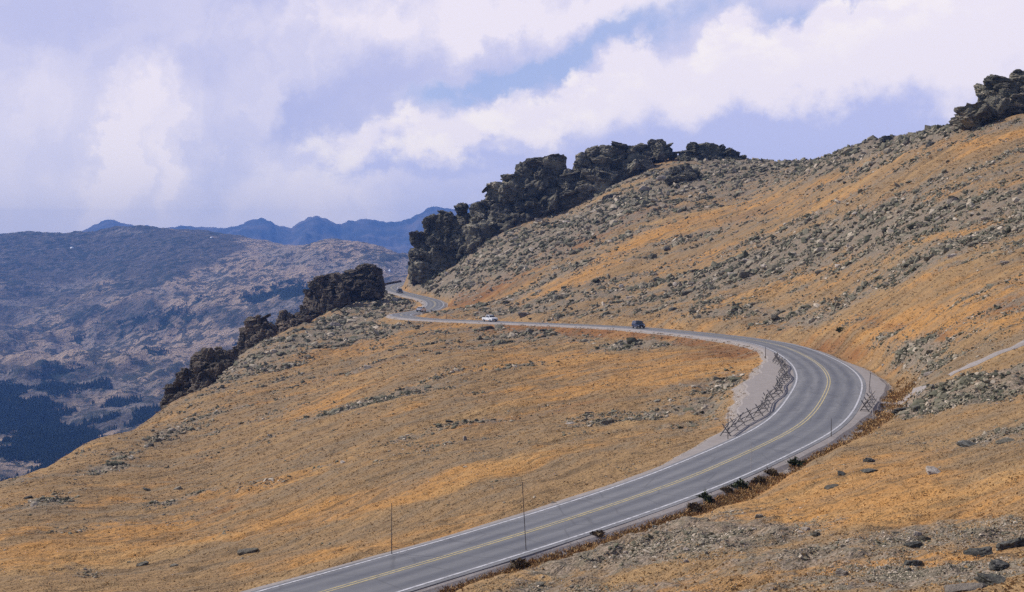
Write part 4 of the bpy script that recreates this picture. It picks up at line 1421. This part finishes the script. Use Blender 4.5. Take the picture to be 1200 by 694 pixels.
pole(617, 649, 565, 'tall thin snow pole on the near road edge, crossing the straight', topx=612, rad=0.032)
pole(459, 654, 590, 'thin dark snow pole on the far road edge at the lower left', rad=0.03)
pole(1024, 492, 453, 'pale leaning snow pole in front of the short log fence', M_polew, topx=1020, rad=0.06)
pole(1018, 462, 437, 'thin dark snow pole just behind the short log fence', topx=1020, rad=0.05)
pole(853, 517, 481, 'thin snow pole at the near end of the long rail fence', rad=0.04)
pole(974, 514, 491, 'thin snow pole on the outer road edge below the hairpin', rad=0.04)
pole(897, 420, 407, 'thin snow pole at the far end of the long rail fence', rad=0.06)
pole(523, 374, 365, 'thin snow pole on the road edge left of the white pickup', rad=0.08)
pole(880, 556, 520, 'thin grey snow pole on the near verge behind the green bushes', M_polew, rad=0.02)

# ------------------------------------------------------------------ vehicles
M_glass = plain('tinted_glass', (0.02, 0.025, 0.03), 0.08, 0.6)
M_tyre = plain('tyre_rubber', (0.02, 0.02, 0.02), 0.9, 0.1)
M_rim = plain('wheel_rim', (0.45, 0.45, 0.47), 0.35, 0.5, 0.8)
M_lamp = plain('headlamp_glass', (0.75, 0.75, 0.72), 0.1, 0.6)
M_tail = plain('tail_lamp', (0.35, 0.01, 0.01), 0.2, 0.5)
M_trim = plain('black_trim', (0.03, 0.03, 0.032), 0.7, 0.2)
M_plate = plain('number_plate', (0.6, 0.6, 0.58), 0.5, 0.3)


def box(x0, x1, y0, y1, z0, z1, name, mat, bev=0.0):
    import bmesh
    bm = bmesh.new()
    bmesh.ops.create_cube(bm, size=1)
    for v_ in bm.verts:
        v_.co = Vector(((x0 + x1) / 2 + v_.co.x * (x1 - x0), (y0 + y1) / 2 + v_.co.y * (y1 - y0), (z0 + z1) / 2 + v_.co.z * (z1 - z0)))
    if bev:
        bmesh.ops.bevel(bm, geom=bm.edges[:], offset=bev, segments=2, affect='EDGES')
    me = bpy.data.meshes.new(name)
    bm.to_mesh(me)
    bm.free()
    me.materials.append(mat)
    return me


def shell(profile, hw_low, tumble, name, mat, wb=0.0, bev=0.05):
    """loft a side profile (x, z) to both sides; width narrows above the belt line; wheel arches cut in the profile"""
    import bmesh
    zb = 0.95
    bm = bmesh.new()
    rings = []
    for s_ in (-1, -0.55, 0.55, 1):
        ring = []
        for (x, z) in profile:
            w = hw_low - (max(0, z - zb) * tumble) - (0.05 if z < 0.4 else 0)
            if abs(s_) == 1:
                zz = z - (0.03 if z > zb else 0)
                ring.append(bm.verts.new((x * 0.985, s_ * w, zz)))
            else:
                ring.append(bm.verts.new((x, s_ * w, z + (0.02 if z > zb else 0))))
        rings.append(ring)
    n = len(profile)
    for a in range(3):
        for k in range(n):
            bm.faces.new((rings[a][k], rings[a][(k + 1) % n], rings[a + 1][(k + 1) % n], rings[a + 1][k]))
    bm.faces.new(rings[0][::-1])
    bm.faces.new(rings[3])
    bmesh.ops.recalc_face_normals(bm, faces=bm.faces[:])
    me = bpy.data.meshes.new(name)
    bm.to_mesh(me)
    bm.free()
    me.materials.append(mat)
    return me


def wheel(root, x, y, r, w):
    import bmesh
    def cyl(r_, w_, seg=20):
        vs = []
        prof = ((r_ * 0.93, -w_ / 2), (r_, -w_ * .35), (r_, w_ * .35), (r_ * .93, w_ / 2))
        for (rr, yy) in prof:
            for e in range(seg):
                a = e / seg * 2 * math.pi
                vs.append((math.cos(a) * rr, yy, math.sin(a) * rr))
        fs = [(k * seg + e, k * seg + (e + 1) % seg, (k + 1) * seg + (e + 1) % seg, (k + 1) * seg + e) for k in range(3) for e in range(seg)]
        fs += [tuple(range(seg - 1, -1, -1)), tuple(range(3 * seg, 4 * seg))]
        return vs, fs
    vs, fs = cyl(r, w)
    ty = obj('wheel', bm_poly(vs, fs, 'tyre', M_tyre), root)
    ty.location = (x, y, r)
    vs, fs = cyl(r * 0.62, w + 0.02, 14)
    obj('rim', bm_poly(vs, fs, 'rim', M_rim), ty)


def vehicle(kind, pos, heading, label, paintmat, cat='car', name='car'):
    root = bpy.data.objects.new(name, None)
    link(root)
    root.location = pos
    root.rotation_euler = (0, 0, heading)
    tag(root, label, cat)
    if kind == 'suv':
        L, hw_, r, wb = 2.25, 0.90, 0.36, 1.32
        prof = [(-2.2, .35), (-2.25, .8), (-2.15, 1.05), (-2.0, 1.55), (-1.75, 1.70), (0.25, 1.72), (0.55, 1.62), (1.15, 1.10), (2.05, 0.98), (2.22, .85), (2.25, .45), (2.1, .32)]
        wins = [((-1.75, 1.12), (-1.65, 1.58), (-0.75, 1.60), (-0.75, 1.10)), ((-0.67, 1.10), (-0.67, 1.60), (0.28, 1.60), (0.85, 1.10))]
        ws = ((1.14, 1.12), (0.56, 1.60))
        rw_ = ((-2.14, 1.10), (-2.0, 1.55))
    elif kind == 'pickup':
        L, hw_, r, wb = 2.7, 0.95, 0.38, 1.65
        prof = [(-2.65, .45), (-2.7, .75), (-2.68, 1.10), (-0.75, 1.12), (-0.62, 1.70), (-0.45, 1.78), (0.55, 1.78), (0.75, 1.70), (1.30, 1.18), (2.45, 1.05), (2.65, .95), (2.7, .5), (2.55, .38)]
        wins = [((-0.55, 1.16), (-0.45, 1.66), (0.15, 1.68), (0.15, 1.16)), ((0.22, 1.16), (0.22, 1.68), (0.62, 1.66), (1.05, 1.16))]
        ws = ((1.28, 1.20), (0.76, 1.68))
        rw_ = ((-0.75, 1.18), (-0.63, 1.66))
    else:
        L, hw_, r, wb = 2.2, 0.86, 0.31, 1.30
        prof = [(-2.15, .32), (-2.2, .7), (-2.1, .98), (-1.5, 1.02), (-0.95, 1.38), (-0.6, 1.43), (0.35, 1.43), (0.6, 1.36), (1.15, .98), (2.0, .82), (2.18, .7), (2.2, .4), (2.05, .28)]
        wins = [((-1.15, 1.02), (-0.8, 1.34), (-0.2, 1.36), (-0.2, 1.0)), ((-0.12, 1.0), (-0.12, 1.36), (0.4, 1.35), (0.85, 1.0))]
        ws = ((1.14, 1.0), (0.61, 1.35))
        rw_ = ((-1.49, 1.04), (-0.96, 1.37))
    tum = 0.22
    obj('body', shell(prof, hw_, tum, 'body', paintmat), root)
    for s_ in (-1, 1):
        for wn in wins:
            vs = []
            for off in (-0.012, 0.016):
                for (x, z) in wn:
                    vs.append((x, s_ * (hw_ - max(0, z - .95) * tum + off), z))
            fs = [(0, 1, 2, 3), (7, 6, 5, 4), (0, 4, 5, 1), (1, 5, 6, 2), (2, 6, 7, 3), (3, 7, 4, 0)]
            obj('side_window', bm_poly(vs, fs, 'side_window', M_glass), root)
    for nm, (lo_, hi_), sg in (('windscreen', ws, 1), ('rear_window', rw_, -1)):
        vs = []
        for off in (-0.02, 0.02):
            for (x, z), sgn in ((lo_, -1), (lo_, 1), (hi_, 1), (hi_, -1)):
                w = (hw_ - max(0, z - .95) * tum) * 0.90
                vs.append((x + off * sg, sgn * w, z + off * 0.7))
        fs = [(0, 1, 2, 3), (7, 6, 5, 4), (0, 4, 5, 1), (1, 5, 6, 2), (2, 6, 7, 3), (3, 7, 4, 0)]
        obj(nm, bm_poly(vs, fs, nm, M_glass), root)
    for s_ in (-1, 1):
        for x in (-wb, wb):
            wheel(root, x, s_ * (hw_ - 0.10), r, 0.24)
        obj('headlight', box(L - 0.10, L + 0.01, s_ * (hw_ - .24) - .17, s_ * (hw_ - .24) + .17, .62, .80, 'headlight', M_lamp, .02), root)
        obj('tail_light', box(-L - 0.01, -L + 0.10, s_ * (hw_ - .14) - .09, s_ * (hw_ - .14) + .09, .65, .95, 'tail_light', M_tail, .02), root)
        obj('wing_mirror', box(0.85, 1.02, s_ * (hw_ + .09) - .09, s_ * (hw_ + .09) + .09, 1.0, 1.16, 'wing_mirror', paintmat, .03), root)
    obj('grille', box(L - .06, L + .02, -.42, .42, .58, .78, 'grille', M_trim, .01), root)
    obj('front_bumper', box(L - .12, L + .06, -hw_ + .06, hw_ - .06, .34, .54, 'front_bumper', M_trim if kind != 'sedan' else paintmat, .04), root)
    obj('rear_bumper', box(-L - .06, -L + .12, -hw_ + .06, hw_ - .06, .38, .56, 'rear_bumper', M_trim, .04), root)
    obj('number_plate', box(L + .058, L + .075, -.18, .18, .40, .51, 'number_plate', M_plate), root)
    if kind == 'pickup':
        obj('load_bed', box(-2.58, -0.85, -hw_ + .12, hw_ - .12, 1.122, 1.135, 'load_bed', M_trim), root)
    return root


def paintm(name, col):
    m, q, b = new_mat(name, 0.3, 0.5)
    oc = q.new('ShaderNodeTexCoord').outputs['Object']
    q.put(b.inputs['Base Color'], q.mix(q.m('MULTIPLY', q.ramp(q.noise(oc, 2.0, 4), 0.4, 0.7), 0.3), col, tuple(0.6 * c_ + 0.03 for c_ in col)))
    b.inputs['Coat Weight'].default_value = 0.5
    return m


def on_road(px, py, drop, side, towards):
    """place on the lane: side +1 = left of spine direction; towards = +1 faces along the spine"""
    i = s_at(px, py, drop)
    o_ = side * 1.75
    x, y = RD[i, 0] + NL[i, 0] * o_, RD[i, 1] + NL[i, 1] * o_
    h = math.atan2(TG[i, 1], TG[i, 0]) + (0 if towards > 0 else math.pi)
    return (x, y, RD[i, 2] - 0.03), h


p_, h_ = on_road(757, 384.8, 16.9, 1, -1)
vehicle('suv', p_, h_, 'dark blue car coming towards the hairpin, nearest of the four vehicles', paintm('dark_blue_paint', (0.008, 0.018, 0.045)))
bpy.data.objects['car'].scale = (1.12, 1.12, 1.12)
p_, h_ = on_road(581, 376.8, 18.85, 1, -1)
vehicle('pickup', p_, h_, 'white pickup truck with a dark shadowed side on the long level stretch', paintm('white_paint', (0.8, 0.8, 0.8)), 'pickup truck', 'pickup_truck')
p_, h_ = on_road(490, 365.3, 19.2, -1, 1)
vehicle('sedan', p_, h_, 'small white car in the far left bend below the crags', paintm('white_car_paint', (0.82, 0.82, 0.82)))
p_, h_ = on_road(473, 343.6, 16.1, 1, -1)
vehicle('suv', p_, h_, 'black boxy car at the far top of the road, smallest of the vehicles', paintm('black_paint', (0.015, 0.017, 0.03)))

for nm_ in ('car.001', 'car.002', 'pickup_truck'):
    bpy.data.objects[nm_].scale = (1.15, 1.15, 1.15) if nm_ == 'pickup_truck' else (1.28, 1.28, 1.28)

# ------------------------------------------------------------------ low wall at the far road end
pw = [hit(452, 336.5, 600), hit(480, 332.0, 600)]
iw0 = s_at(460, 336, 14.3)
root = bpy.data.objects.new('stone_wall', None)
link(root)
ws_ = [RD[k, :2] + NL[k] * (HW[k] + 2.2) for k in range(iw0 - 6, min(iw0 + 70, len(RD) - 2))]
root.location = (ws_[0][0], ws_[0][1], RD[iw0, 2])
tag(root, 'low dark stone wall along the outer road edge where the road disappears', 'wall')
for k in range(0, len(ws_) - 2, 2):
    for c_ in range(2):
        o = bpy.data.objects.new('stone', CL_MESH['brown'][(k + c_) % 9])
        link(o, root)
        zz = RD[iw0 - 6 + k, 2] + 0.2 + 0.5 * c_
        o.location = (ws_[k][0] - root.location[0], ws_[k][1] - root.location[1], zz - root.location[2])
        o.scale = (1.25, 0.5, 0.36)
        o.rotation_euler = (0, 0, math.atan2(*(ws_[k + 1] - ws_[k])[::-1]))

# ------------------------------------------------------------------ valley and the ridge behind it
VC = [(0, 566, 2400), (0, 520, 2900), (0, 450, 3800), (0, 400, 4600), (0, 350, 5500), (0, 320, 6100), (0, 279, 6900), (0, 300, 8200),
      (100, 530, 2750), (100, 470, 3500), (100, 400, 4600), (100, 345, 5600), (100, 312, 6300), (100, 277, 6900), (50, 278, 6900), (150, 275, 6700), (180, 273, 6650), (220, 276, 6500), (260, 283, 6300), (300, 287, 6200), (345, 286, 6000), (375, 283, 5900),
      (400, 288, 5800), (440, 297, 5600), (480, 304, 5500), (520, 313, 5400), (600, 330, 5400), (200, 470, 3300), (200, 400, 4400), (200, 345, 5300), (200, 305, 6000), (300, 390, 4200), (300, 350, 4900), (300, 315, 5500),
      (400, 345, 4600), (400, 312, 5200), (460, 325, 4700), (600, 380, 4000), (250, 300, 8000), (400, 320, 7400), (520, 345, 7000), (700, 350, 5400), (700, 370, 7000), (900, 360, 5400), (1300, 340, 5400),
      (0, 730, 1500), (300, 730, 1500), (700, 730, 1500), (1300, 730, 1500), (0, 620, 2000), (300, 600, 2100), (300, 500, 2800), (700, 500, 2800), (1300, 500, 3000), (-300, 279, 7000), (-300, 400, 4700), (-300, 566, 2400), (-300, 320, 8400), (-800, 270, 7000), (-800, 450, 4000), (-800, 600, 2200), (-800, 760, 1400), (-800, 320, 9000), (1300, 400, 9000), (700, 400, 9000), (100, 330, 9000), (-100, 279, 6900),
      (-1300, 300, 6000), (-1300, 600, 2200), (1900, 350, 5000), (1900, 600, 2000), (600, 1200, 750), (0, 1300, 750), (-1000, 1300, 750), (1600, 1200, 750)]
vu, vs_ = ray([c_[0] for c_ in VC], [c_[1] for c_ in VC])
vfit = tps_fit(vu, np.log([c_[2] for c_ in VC]) * 1.6, vs_, 5e-4)
Vu = np.r_[np.linspace(-1.15, -0.42, 60), np.linspace(-0.41, 0.02, 480), np.linspace(0.03, 1.15, 70)]
Vt_ = np.linspace(math.log(760), math.log(9200), 350)
VU, VT = np.meshgrid(Vu, Vt_)
Suc, Stc = np.linspace(-1.15, 1.15, 240), np.linspace(math.log(760), math.log(9200), 160)
Sv = bil(Suc, Stc, tps_eval(vfit, *[a_2 for a_2 in np.meshgrid(Suc, Stc * 1.6)]), VU.ravel(), VT.ravel()).reshape(VU.shape)
VY = np.exp(VT)
VX = VU * VY
VZ = Sv * VY
amp = sstep(VY, 1500, 4500)
crest = 1 - 0.75 * np.exp(-0.5 * ((VY - 6500) / 700) ** 2)
wx = VX + 250 * fbm(VX, VY, 1500, 3, .5, 2)
wy = VY + 250 * fbm(VX, VY, 1500, 3, .5, 7)
rd = 1 - np.abs(fbm(wx, wy * 0.7, 1300, 6, 0.52, 9.0)) * 2
rel2 = 60 * (rd - 0.45) + 40 * fbm(VX, VY, 420, 6, 0.55, 14.0) - 20 * np.abs(fbm(VX, VY, 180, 4, .6, 77))
VZ = VZ + rel2 * amp * crest + 7 * fbm(VX, VY, 160, 5, 0.55, 4.0)
VPX, VPY = proj(VX, VY, VZ)


def vblobs(L):
    r = np.zeros(VPX.shape)
    for (a, b_, sa, sb, deg, k) in L:
        c_, s_ = math.cos(R(deg)), math.sin(R(deg))
        x, y = VPX - a, -(VPY - b_)
        r += k * np.exp(-0.5 * (((x * c_ + y * s_) / sa) ** 2 + ((-x * s_ + y * c_) / sb) ** 2))
    return r


FOR = [(10, 470, 40, 26, -20, 1.4), (40, 500, 38, 8, -15, .9), (0, 495, 22, 12, 0, .9), (60, 525, 30, 11, 0, 1.6), (85, 518, 20, 10, 0, 1.2), (20, 535, 30, 6, 0, .9), (150, 492, 40, 9, 15, 1.6), (130, 470, 13, 26, 75, .9), (60, 468, 14, 20, 0, 0.9), (85, 448, 22, 12, 20, 0.9), (40, 560, 40, 10, 20, 1.2), (180, 480, 20, 8, 20, 1),
       (175, 380, 40, 10, 10, 0.9), (110, 370, 20, 14, 70, .7), (150, 440, 25, 8, 0, .5), (60, 400, 50, 6, 0, .5), (150, 415, 30, 6, 0, .6), (30, 440, 40, 8, 0, .6), (200, 365, 60, 7, 5, .5), (170, 385, 30, 8, 10, .6), (330, 340, 60, 12, 10, 0.7), (300, 345, 30, 10, 0, .4), (20, 365, 50, 8, 0, .5)]
TAN = [(150, 405, 100, 10, 3, .8), (230, 395, 60, 9, 8, .8), (60, 545, 60, 5, 0, .9), (120, 512, 70, 4, 0, .8), (190, 440, 40, 8, 10, .6), (60, 380, 60, 7, 0, .6), (350, 315, 60, 14, 20, .7), (430, 300, 60, 10, -15, 1.0), (60, 420, 60, 6, 3, .5), (260, 330, 40, 12, 0, .6), (200, 350, 80, 5, 0, .5)]
vn = fbm(VX, VY, 300, 5, 0.6, 51)
vn2 = fbm(VX, VY, 110, 4, 0.6, 61)
forf = np.clip(vblobs(FOR) * 0.72 + 0.55 * vn + 0.7 * vn2 - 0.36 - 0.5 * sstep(VY, 4600, 6000), 0, 1)
tanf = np.clip(vblobs(TAN) * 0.7 + 0.6 * vn - 0.3 * vn2 + 0.25, 0, 1)
strk = fbm(VX * 0.8 + VY * 0.5, VY * 0.12, 170, 4, .6, 31)
dark = vblobs([(60, 292, 120, 12, 0, 1.0), (180, 288, 80, 12, 0, 1.0), (50, 308, 120, 8, 0, .5), (240, 300, 40, 10, 0, .4), (20, 340, 60, 20, 0, .3)])  # dark rock and scrub below the crest, with its shade put into the colour
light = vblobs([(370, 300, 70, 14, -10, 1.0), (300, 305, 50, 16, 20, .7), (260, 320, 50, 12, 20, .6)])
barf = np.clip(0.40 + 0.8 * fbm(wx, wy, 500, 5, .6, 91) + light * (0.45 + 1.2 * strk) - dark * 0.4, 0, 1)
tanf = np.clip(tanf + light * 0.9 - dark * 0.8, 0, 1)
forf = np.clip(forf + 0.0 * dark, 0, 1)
m, q, b = new_mat('valley_ground', 0.95, 0.1)
at = q.new('ShaderNodeAttribute', attribute_name='mixcol')
sp3 = q.new('ShaderNodeSeparateColor')
q.l.new(at.outputs['Color'], sp3.inputs[0])
oc = q.new('ShaderNodeTexCoord').outputs['Object']
f1 = q.noise(oc, 0.012, 6, 0.65)
f2 = q.noise(oc, 0.030, 7, 0.72)
f4 = q.noise(oc, 0.0045, 6, 0.7)
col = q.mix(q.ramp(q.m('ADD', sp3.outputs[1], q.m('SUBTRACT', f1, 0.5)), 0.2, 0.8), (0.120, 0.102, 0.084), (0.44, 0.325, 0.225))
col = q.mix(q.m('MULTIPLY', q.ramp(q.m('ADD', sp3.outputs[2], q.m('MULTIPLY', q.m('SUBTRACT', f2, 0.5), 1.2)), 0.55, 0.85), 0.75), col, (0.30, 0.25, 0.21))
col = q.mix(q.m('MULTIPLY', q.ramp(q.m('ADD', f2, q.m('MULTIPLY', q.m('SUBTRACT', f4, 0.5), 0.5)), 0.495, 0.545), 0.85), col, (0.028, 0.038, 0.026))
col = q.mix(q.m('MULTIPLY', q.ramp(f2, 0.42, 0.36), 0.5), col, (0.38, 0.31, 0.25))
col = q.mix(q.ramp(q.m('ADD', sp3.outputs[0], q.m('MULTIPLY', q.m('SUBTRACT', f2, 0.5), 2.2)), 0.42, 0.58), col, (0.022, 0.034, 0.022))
q.put(b.inputs['Base Color'], col)
v = q.m('ADD', 0.52, q.m('ADD', q.m('MULTIPLY', f4, 0.65), q.m('MULTIPLY', f2, 0.65)))
q.put(b.inputs['Base Color'], q.mix(1.0, col, q.comb(v, v, v), 'MULTIPLY'))
bump(q, b, q.m('ADD', q.m('MULTIPLY', f4, 2.2), q.m('ADD', f1, q.m('MULTIPLY', f2, 0.9))), 1.0, 34.0)
M_valley = m
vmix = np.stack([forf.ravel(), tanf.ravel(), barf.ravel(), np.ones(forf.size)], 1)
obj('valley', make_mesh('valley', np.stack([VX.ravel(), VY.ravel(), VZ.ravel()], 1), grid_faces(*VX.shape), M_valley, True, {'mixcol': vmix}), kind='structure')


def vz(x, y):
    return bil(Vu, Vt_, VZ, (x / y).ravel(), np.log(y).ravel())


# conifers of the valley woods: one mass
nT = 16000
dsv = np.abs(np.diff(VZ / VY, axis=0))[:, :-1] * FPX * np.diff(Vu)[None] * FPX
wv = np.where((VPX[:-1, :-1] > -40) & (VPX[:-1, :-1] < 360) & (VPY[:-1, :-1] < 640) & (VY[:-1, :-1] > 1900) & (VY[:-1, :-1] < 5200), np.minimum(dsv, 5), 0) * sstep(forf[:-1, :-1], 0.3, 0.7)
w_ = (wv / wv.sum()).ravel()
id_ = rng.choice(w_.size, nT, p=w_)
i, j = np.unravel_index(id_, wv.shape)
ty_ = np.exp(Vt_[i] + rng.random(nT) * (Vt_[i + 1] - Vt_[i]))
tx_ = (Vu[j] + rng.random(nT) * (Vu[j + 1] - Vu[j])) * ty_
tz_ = vz(tx_, ty_)
th = rng.uniform(6, 13, nT) * np.where(ty_ > 3600, 0.6, 1)
prof = [(0.0, 0.10, 0.30), (0.25, 0.28, .62), (0.45, 0.55, 1.0)]
base = []
faces = []
for (zb, r_b, zt) in ((0.08, 0.20, 0.50), (0.32, 0.155, 0.74), (0.56, 0.105, 1.0)):
    b0 = len(base)
    for e in range(5):
        a = e * 2 * math.pi / 5 + zb * 3
        base.append((math.cos(a) * r_b, math.sin(a) * r_b, zb))
    base.append((0, 0, zt))
    for e in range(5):
        faces.append((b0 + e, b0 + (e + 1) % 5, b0 + 5))
base, faces = np.array(base), np.array(faces)
P = base[None] * th[:, None, None] * np.stack([rng.uniform(.8, 1.4, nT)] * 2 + [np.ones(nT)], 1)[:, None, :]
P[:, :, 0] += tx_[:, None]
P[:, :, 1] += ty_[:, None]
P[:, :, 2] += tz_[:, None]
m, q, b = new_mat('conifer_needles', 0.9, 0.1)
at = q.new('ShaderNodeAttribute', attribute_name='tint')
q.put(b.inputs['Base Color'], q.mix(at.outputs['Fac'], (0.014, 0.024, 0.014), (0.042, 0.058, 0.032)))
obj('conifer_forest', make_mesh('conifer_forest', P.reshape(-1, 3), (faces[None] + (np.arange(nT) * len(base))[:, None, None]).reshape(-1, 3), m, False, {'tint': np.repeat(rng.random(nT), len(base))}), kind='stuff')

# ------------------------------------------------------------------ far mountains
sk = [(-900, 262), (-300, 276), (30, 280), (50, 277), (64, 274), (78, 277), (92, 273), (110, 264), (122, 259), (133, 257), (147, 263), (160, 265), (172, 264), (185, 269), (200, 267), (212, 265), (230, 266), (250, 267), (262, 268), (278, 265), (292, 259), (306, 256), (318, 259), (322, 263),
      (335, 266), (342, 267), (352, 260), (362, 255), (371, 253), (380, 256), (392, 261), (400, 263), (408, 259), (420, 258), (432, 257), (442, 259), (452, 261), (470, 259), (482, 256), (492, 249), (504, 243), (512, 242), (530, 246), (560, 236), (600, 244), (700, 235), (900, 250), (1200, 240), (1700, 262), (2600, 255)]
fu = np.r_[np.linspace(-1.0, -0.36, 100), np.linspace(-0.355, 0.0, 420), np.linspace(0.005, 1.0, 150)]
fy = np.r_[np.linspace(10500, 15900, 110), np.linspace(15950, 18500, 20)]
FU, FY = np.meshgrid(fu, fy)
su, ss_ = ray([a_2[0] for a_2 in sk], [a_2[1] for a_2 in sk])
crz = np.interp(fu, su, ss_) * 15200
rel0 = (FY - 15200)
pf = np.where(rel0 < 0, np.clip(1 + rel0 / 4700, 0, 1) ** 1.25, np.clip(1 - rel0 / 3300, 0, 1))
FX = FU * FY
FX0 = FU * 15200
spur = 1 - 2 * np.abs(fbm(FX0 + 500 * fbm(FX0, FY, 2200, 3, .5, 5), FY * 0.35, 1500, 5, .55, 3.3))
spur2 = fbm(FX0, FY, 600, 5, .6, 13.3)
FZ = -430 + (crz[None] + 430) * pf + (spur * 170 + spur2 * 130) * np.clip(1 - pf, 0, 1) * np.clip(pf * 3, 0, 1) * 1.6
FZ += 34 * (0.3 - np.abs(fbm(FX0, FY, 330, 4, .6, 2.2))) * (pf > .05)
m, q, b = new_mat('far_mountain_rock', 0.95, 0.1)
oc = q.new('ShaderNodeTexCoord').outputs['Object']
f1 = q.noise(oc, 0.0022, 6, 0.6)
q.put(b.inputs['Base Color'], q.mix(q.ramp(f1, 0.4, 0.65), (0.05, 0.055, 0.05), (0.17, 0.14, 0.12)))
obj('mountain_range', make_mesh('mountain_range', np.stack([FX.ravel(), FY.ravel(), FZ.ravel()], 1), grid_faces(*FX.shape), m, True), kind='structure')
# ground sheet under everything, out to the horizon inside the air box
gx = np.linspace(-19000, 19000, 60)
gy = np.linspace(-1500, 18900, 60)
GX, GY = np.meshgrid(gx, gy)
GZ = np.full(GX.shape, -436.0)
obj('plain', make_mesh('plain', np.stack([GX.ravel(), GY.ravel(), GZ.ravel()], 1), grid_faces(60, 60), M_valley, True, {'mixcol': np.tile([[0.3, 0.5, 0.4, 1.0]], (3600, 1))}), kind='structure')

# snow patches on the far ridge
M_snow = plain('snow', (0.85, 0.87, 0.9), 0.6, 0.3)


def vhit(px, py, dmin=3000):
    u, s = ray(px, py)
    j = int(np.interp(u, Vu, np.arange(len(Vu))))
    colz = VZ[:, j] / VY[:, 0]
    k = np.where((colz >= s) & (VY[:, 0] > dmin))[0]
    k = k[0] if len(k) else np.argmax(np.where(VY[:, 0] > dmin, colz, -9))
    return u * VY[k, 0], VY[k, 0]


for (px, py, w, h, lb) in ((248, 280.5, 4, 0.8, 'white snow patch on the crest of the far ridge'), (457, 319, 3.0, 1.0, 'bright white snow patch between the brown crag and the cliff'), (84, 291, 5, 1.0, 'faint snow patch on the dark face under the far crest')):
    cx_, cy_ = vhit(px, py)
    n = 14
    w_m, h_m = w * cy_ / FPX / 2, h * cy_ / FPX * 3.0
    rings = []
    vs = []
    fs = []
    for rr, lift in ((0.0, 6), (0.55, 5), (1.0, 1.0)):
        for e in range(n):
            a = e / n * 2 * math.pi
            f_ = rr * (0.75 + 0.35 * math.sin(a * 3 + px) * math.cos(a * 2))
            x, y = cx_ + math.cos(a) * w_m * f_, cy_ + math.sin(a) * h_m * f_
            vs.append((x - cx_, y - cy_, float(vz(np.array([x]), np.array([y]))[0]) + lift))
    for k in range(2):
        for e in range(n):
            fs.append((k * n + e, k * n + (e + 1) % n, (k + 1) * n + (e + 1) % n, (k + 1) * n + e))
    o = obj('snow_patch', bm_poly(vs, fs, 'snow_patch', M_snow, True))
    o.location = (cx_, cy_, 0)
    tag(o, lb, 'snow patch', 'snow patches on the far ridge')

# ------------------------------------------------------------------ air
m = bpy.data.materials.new('air')
m.use_nodes = True
q = NT(m.node_tree)
q.n.clear()
om = q.new('ShaderNodeOutputMaterial')
pv = q.new('ShaderNodeVolumePrincipled')
pv.inputs['Color'].default_value = (*HAZE_COLOR, 1)
pv.inputs['Density'].default_value = HAZE_DENSITY
pv.inputs['Anisotropy'].default_value = 0.0
q.l.new(pv.outputs[0], om.inputs['Volume'])
hz = obj('haze', box(-19500, 19500, -2000, 19200, -445, 660, 'haze', m), kind='stuff')
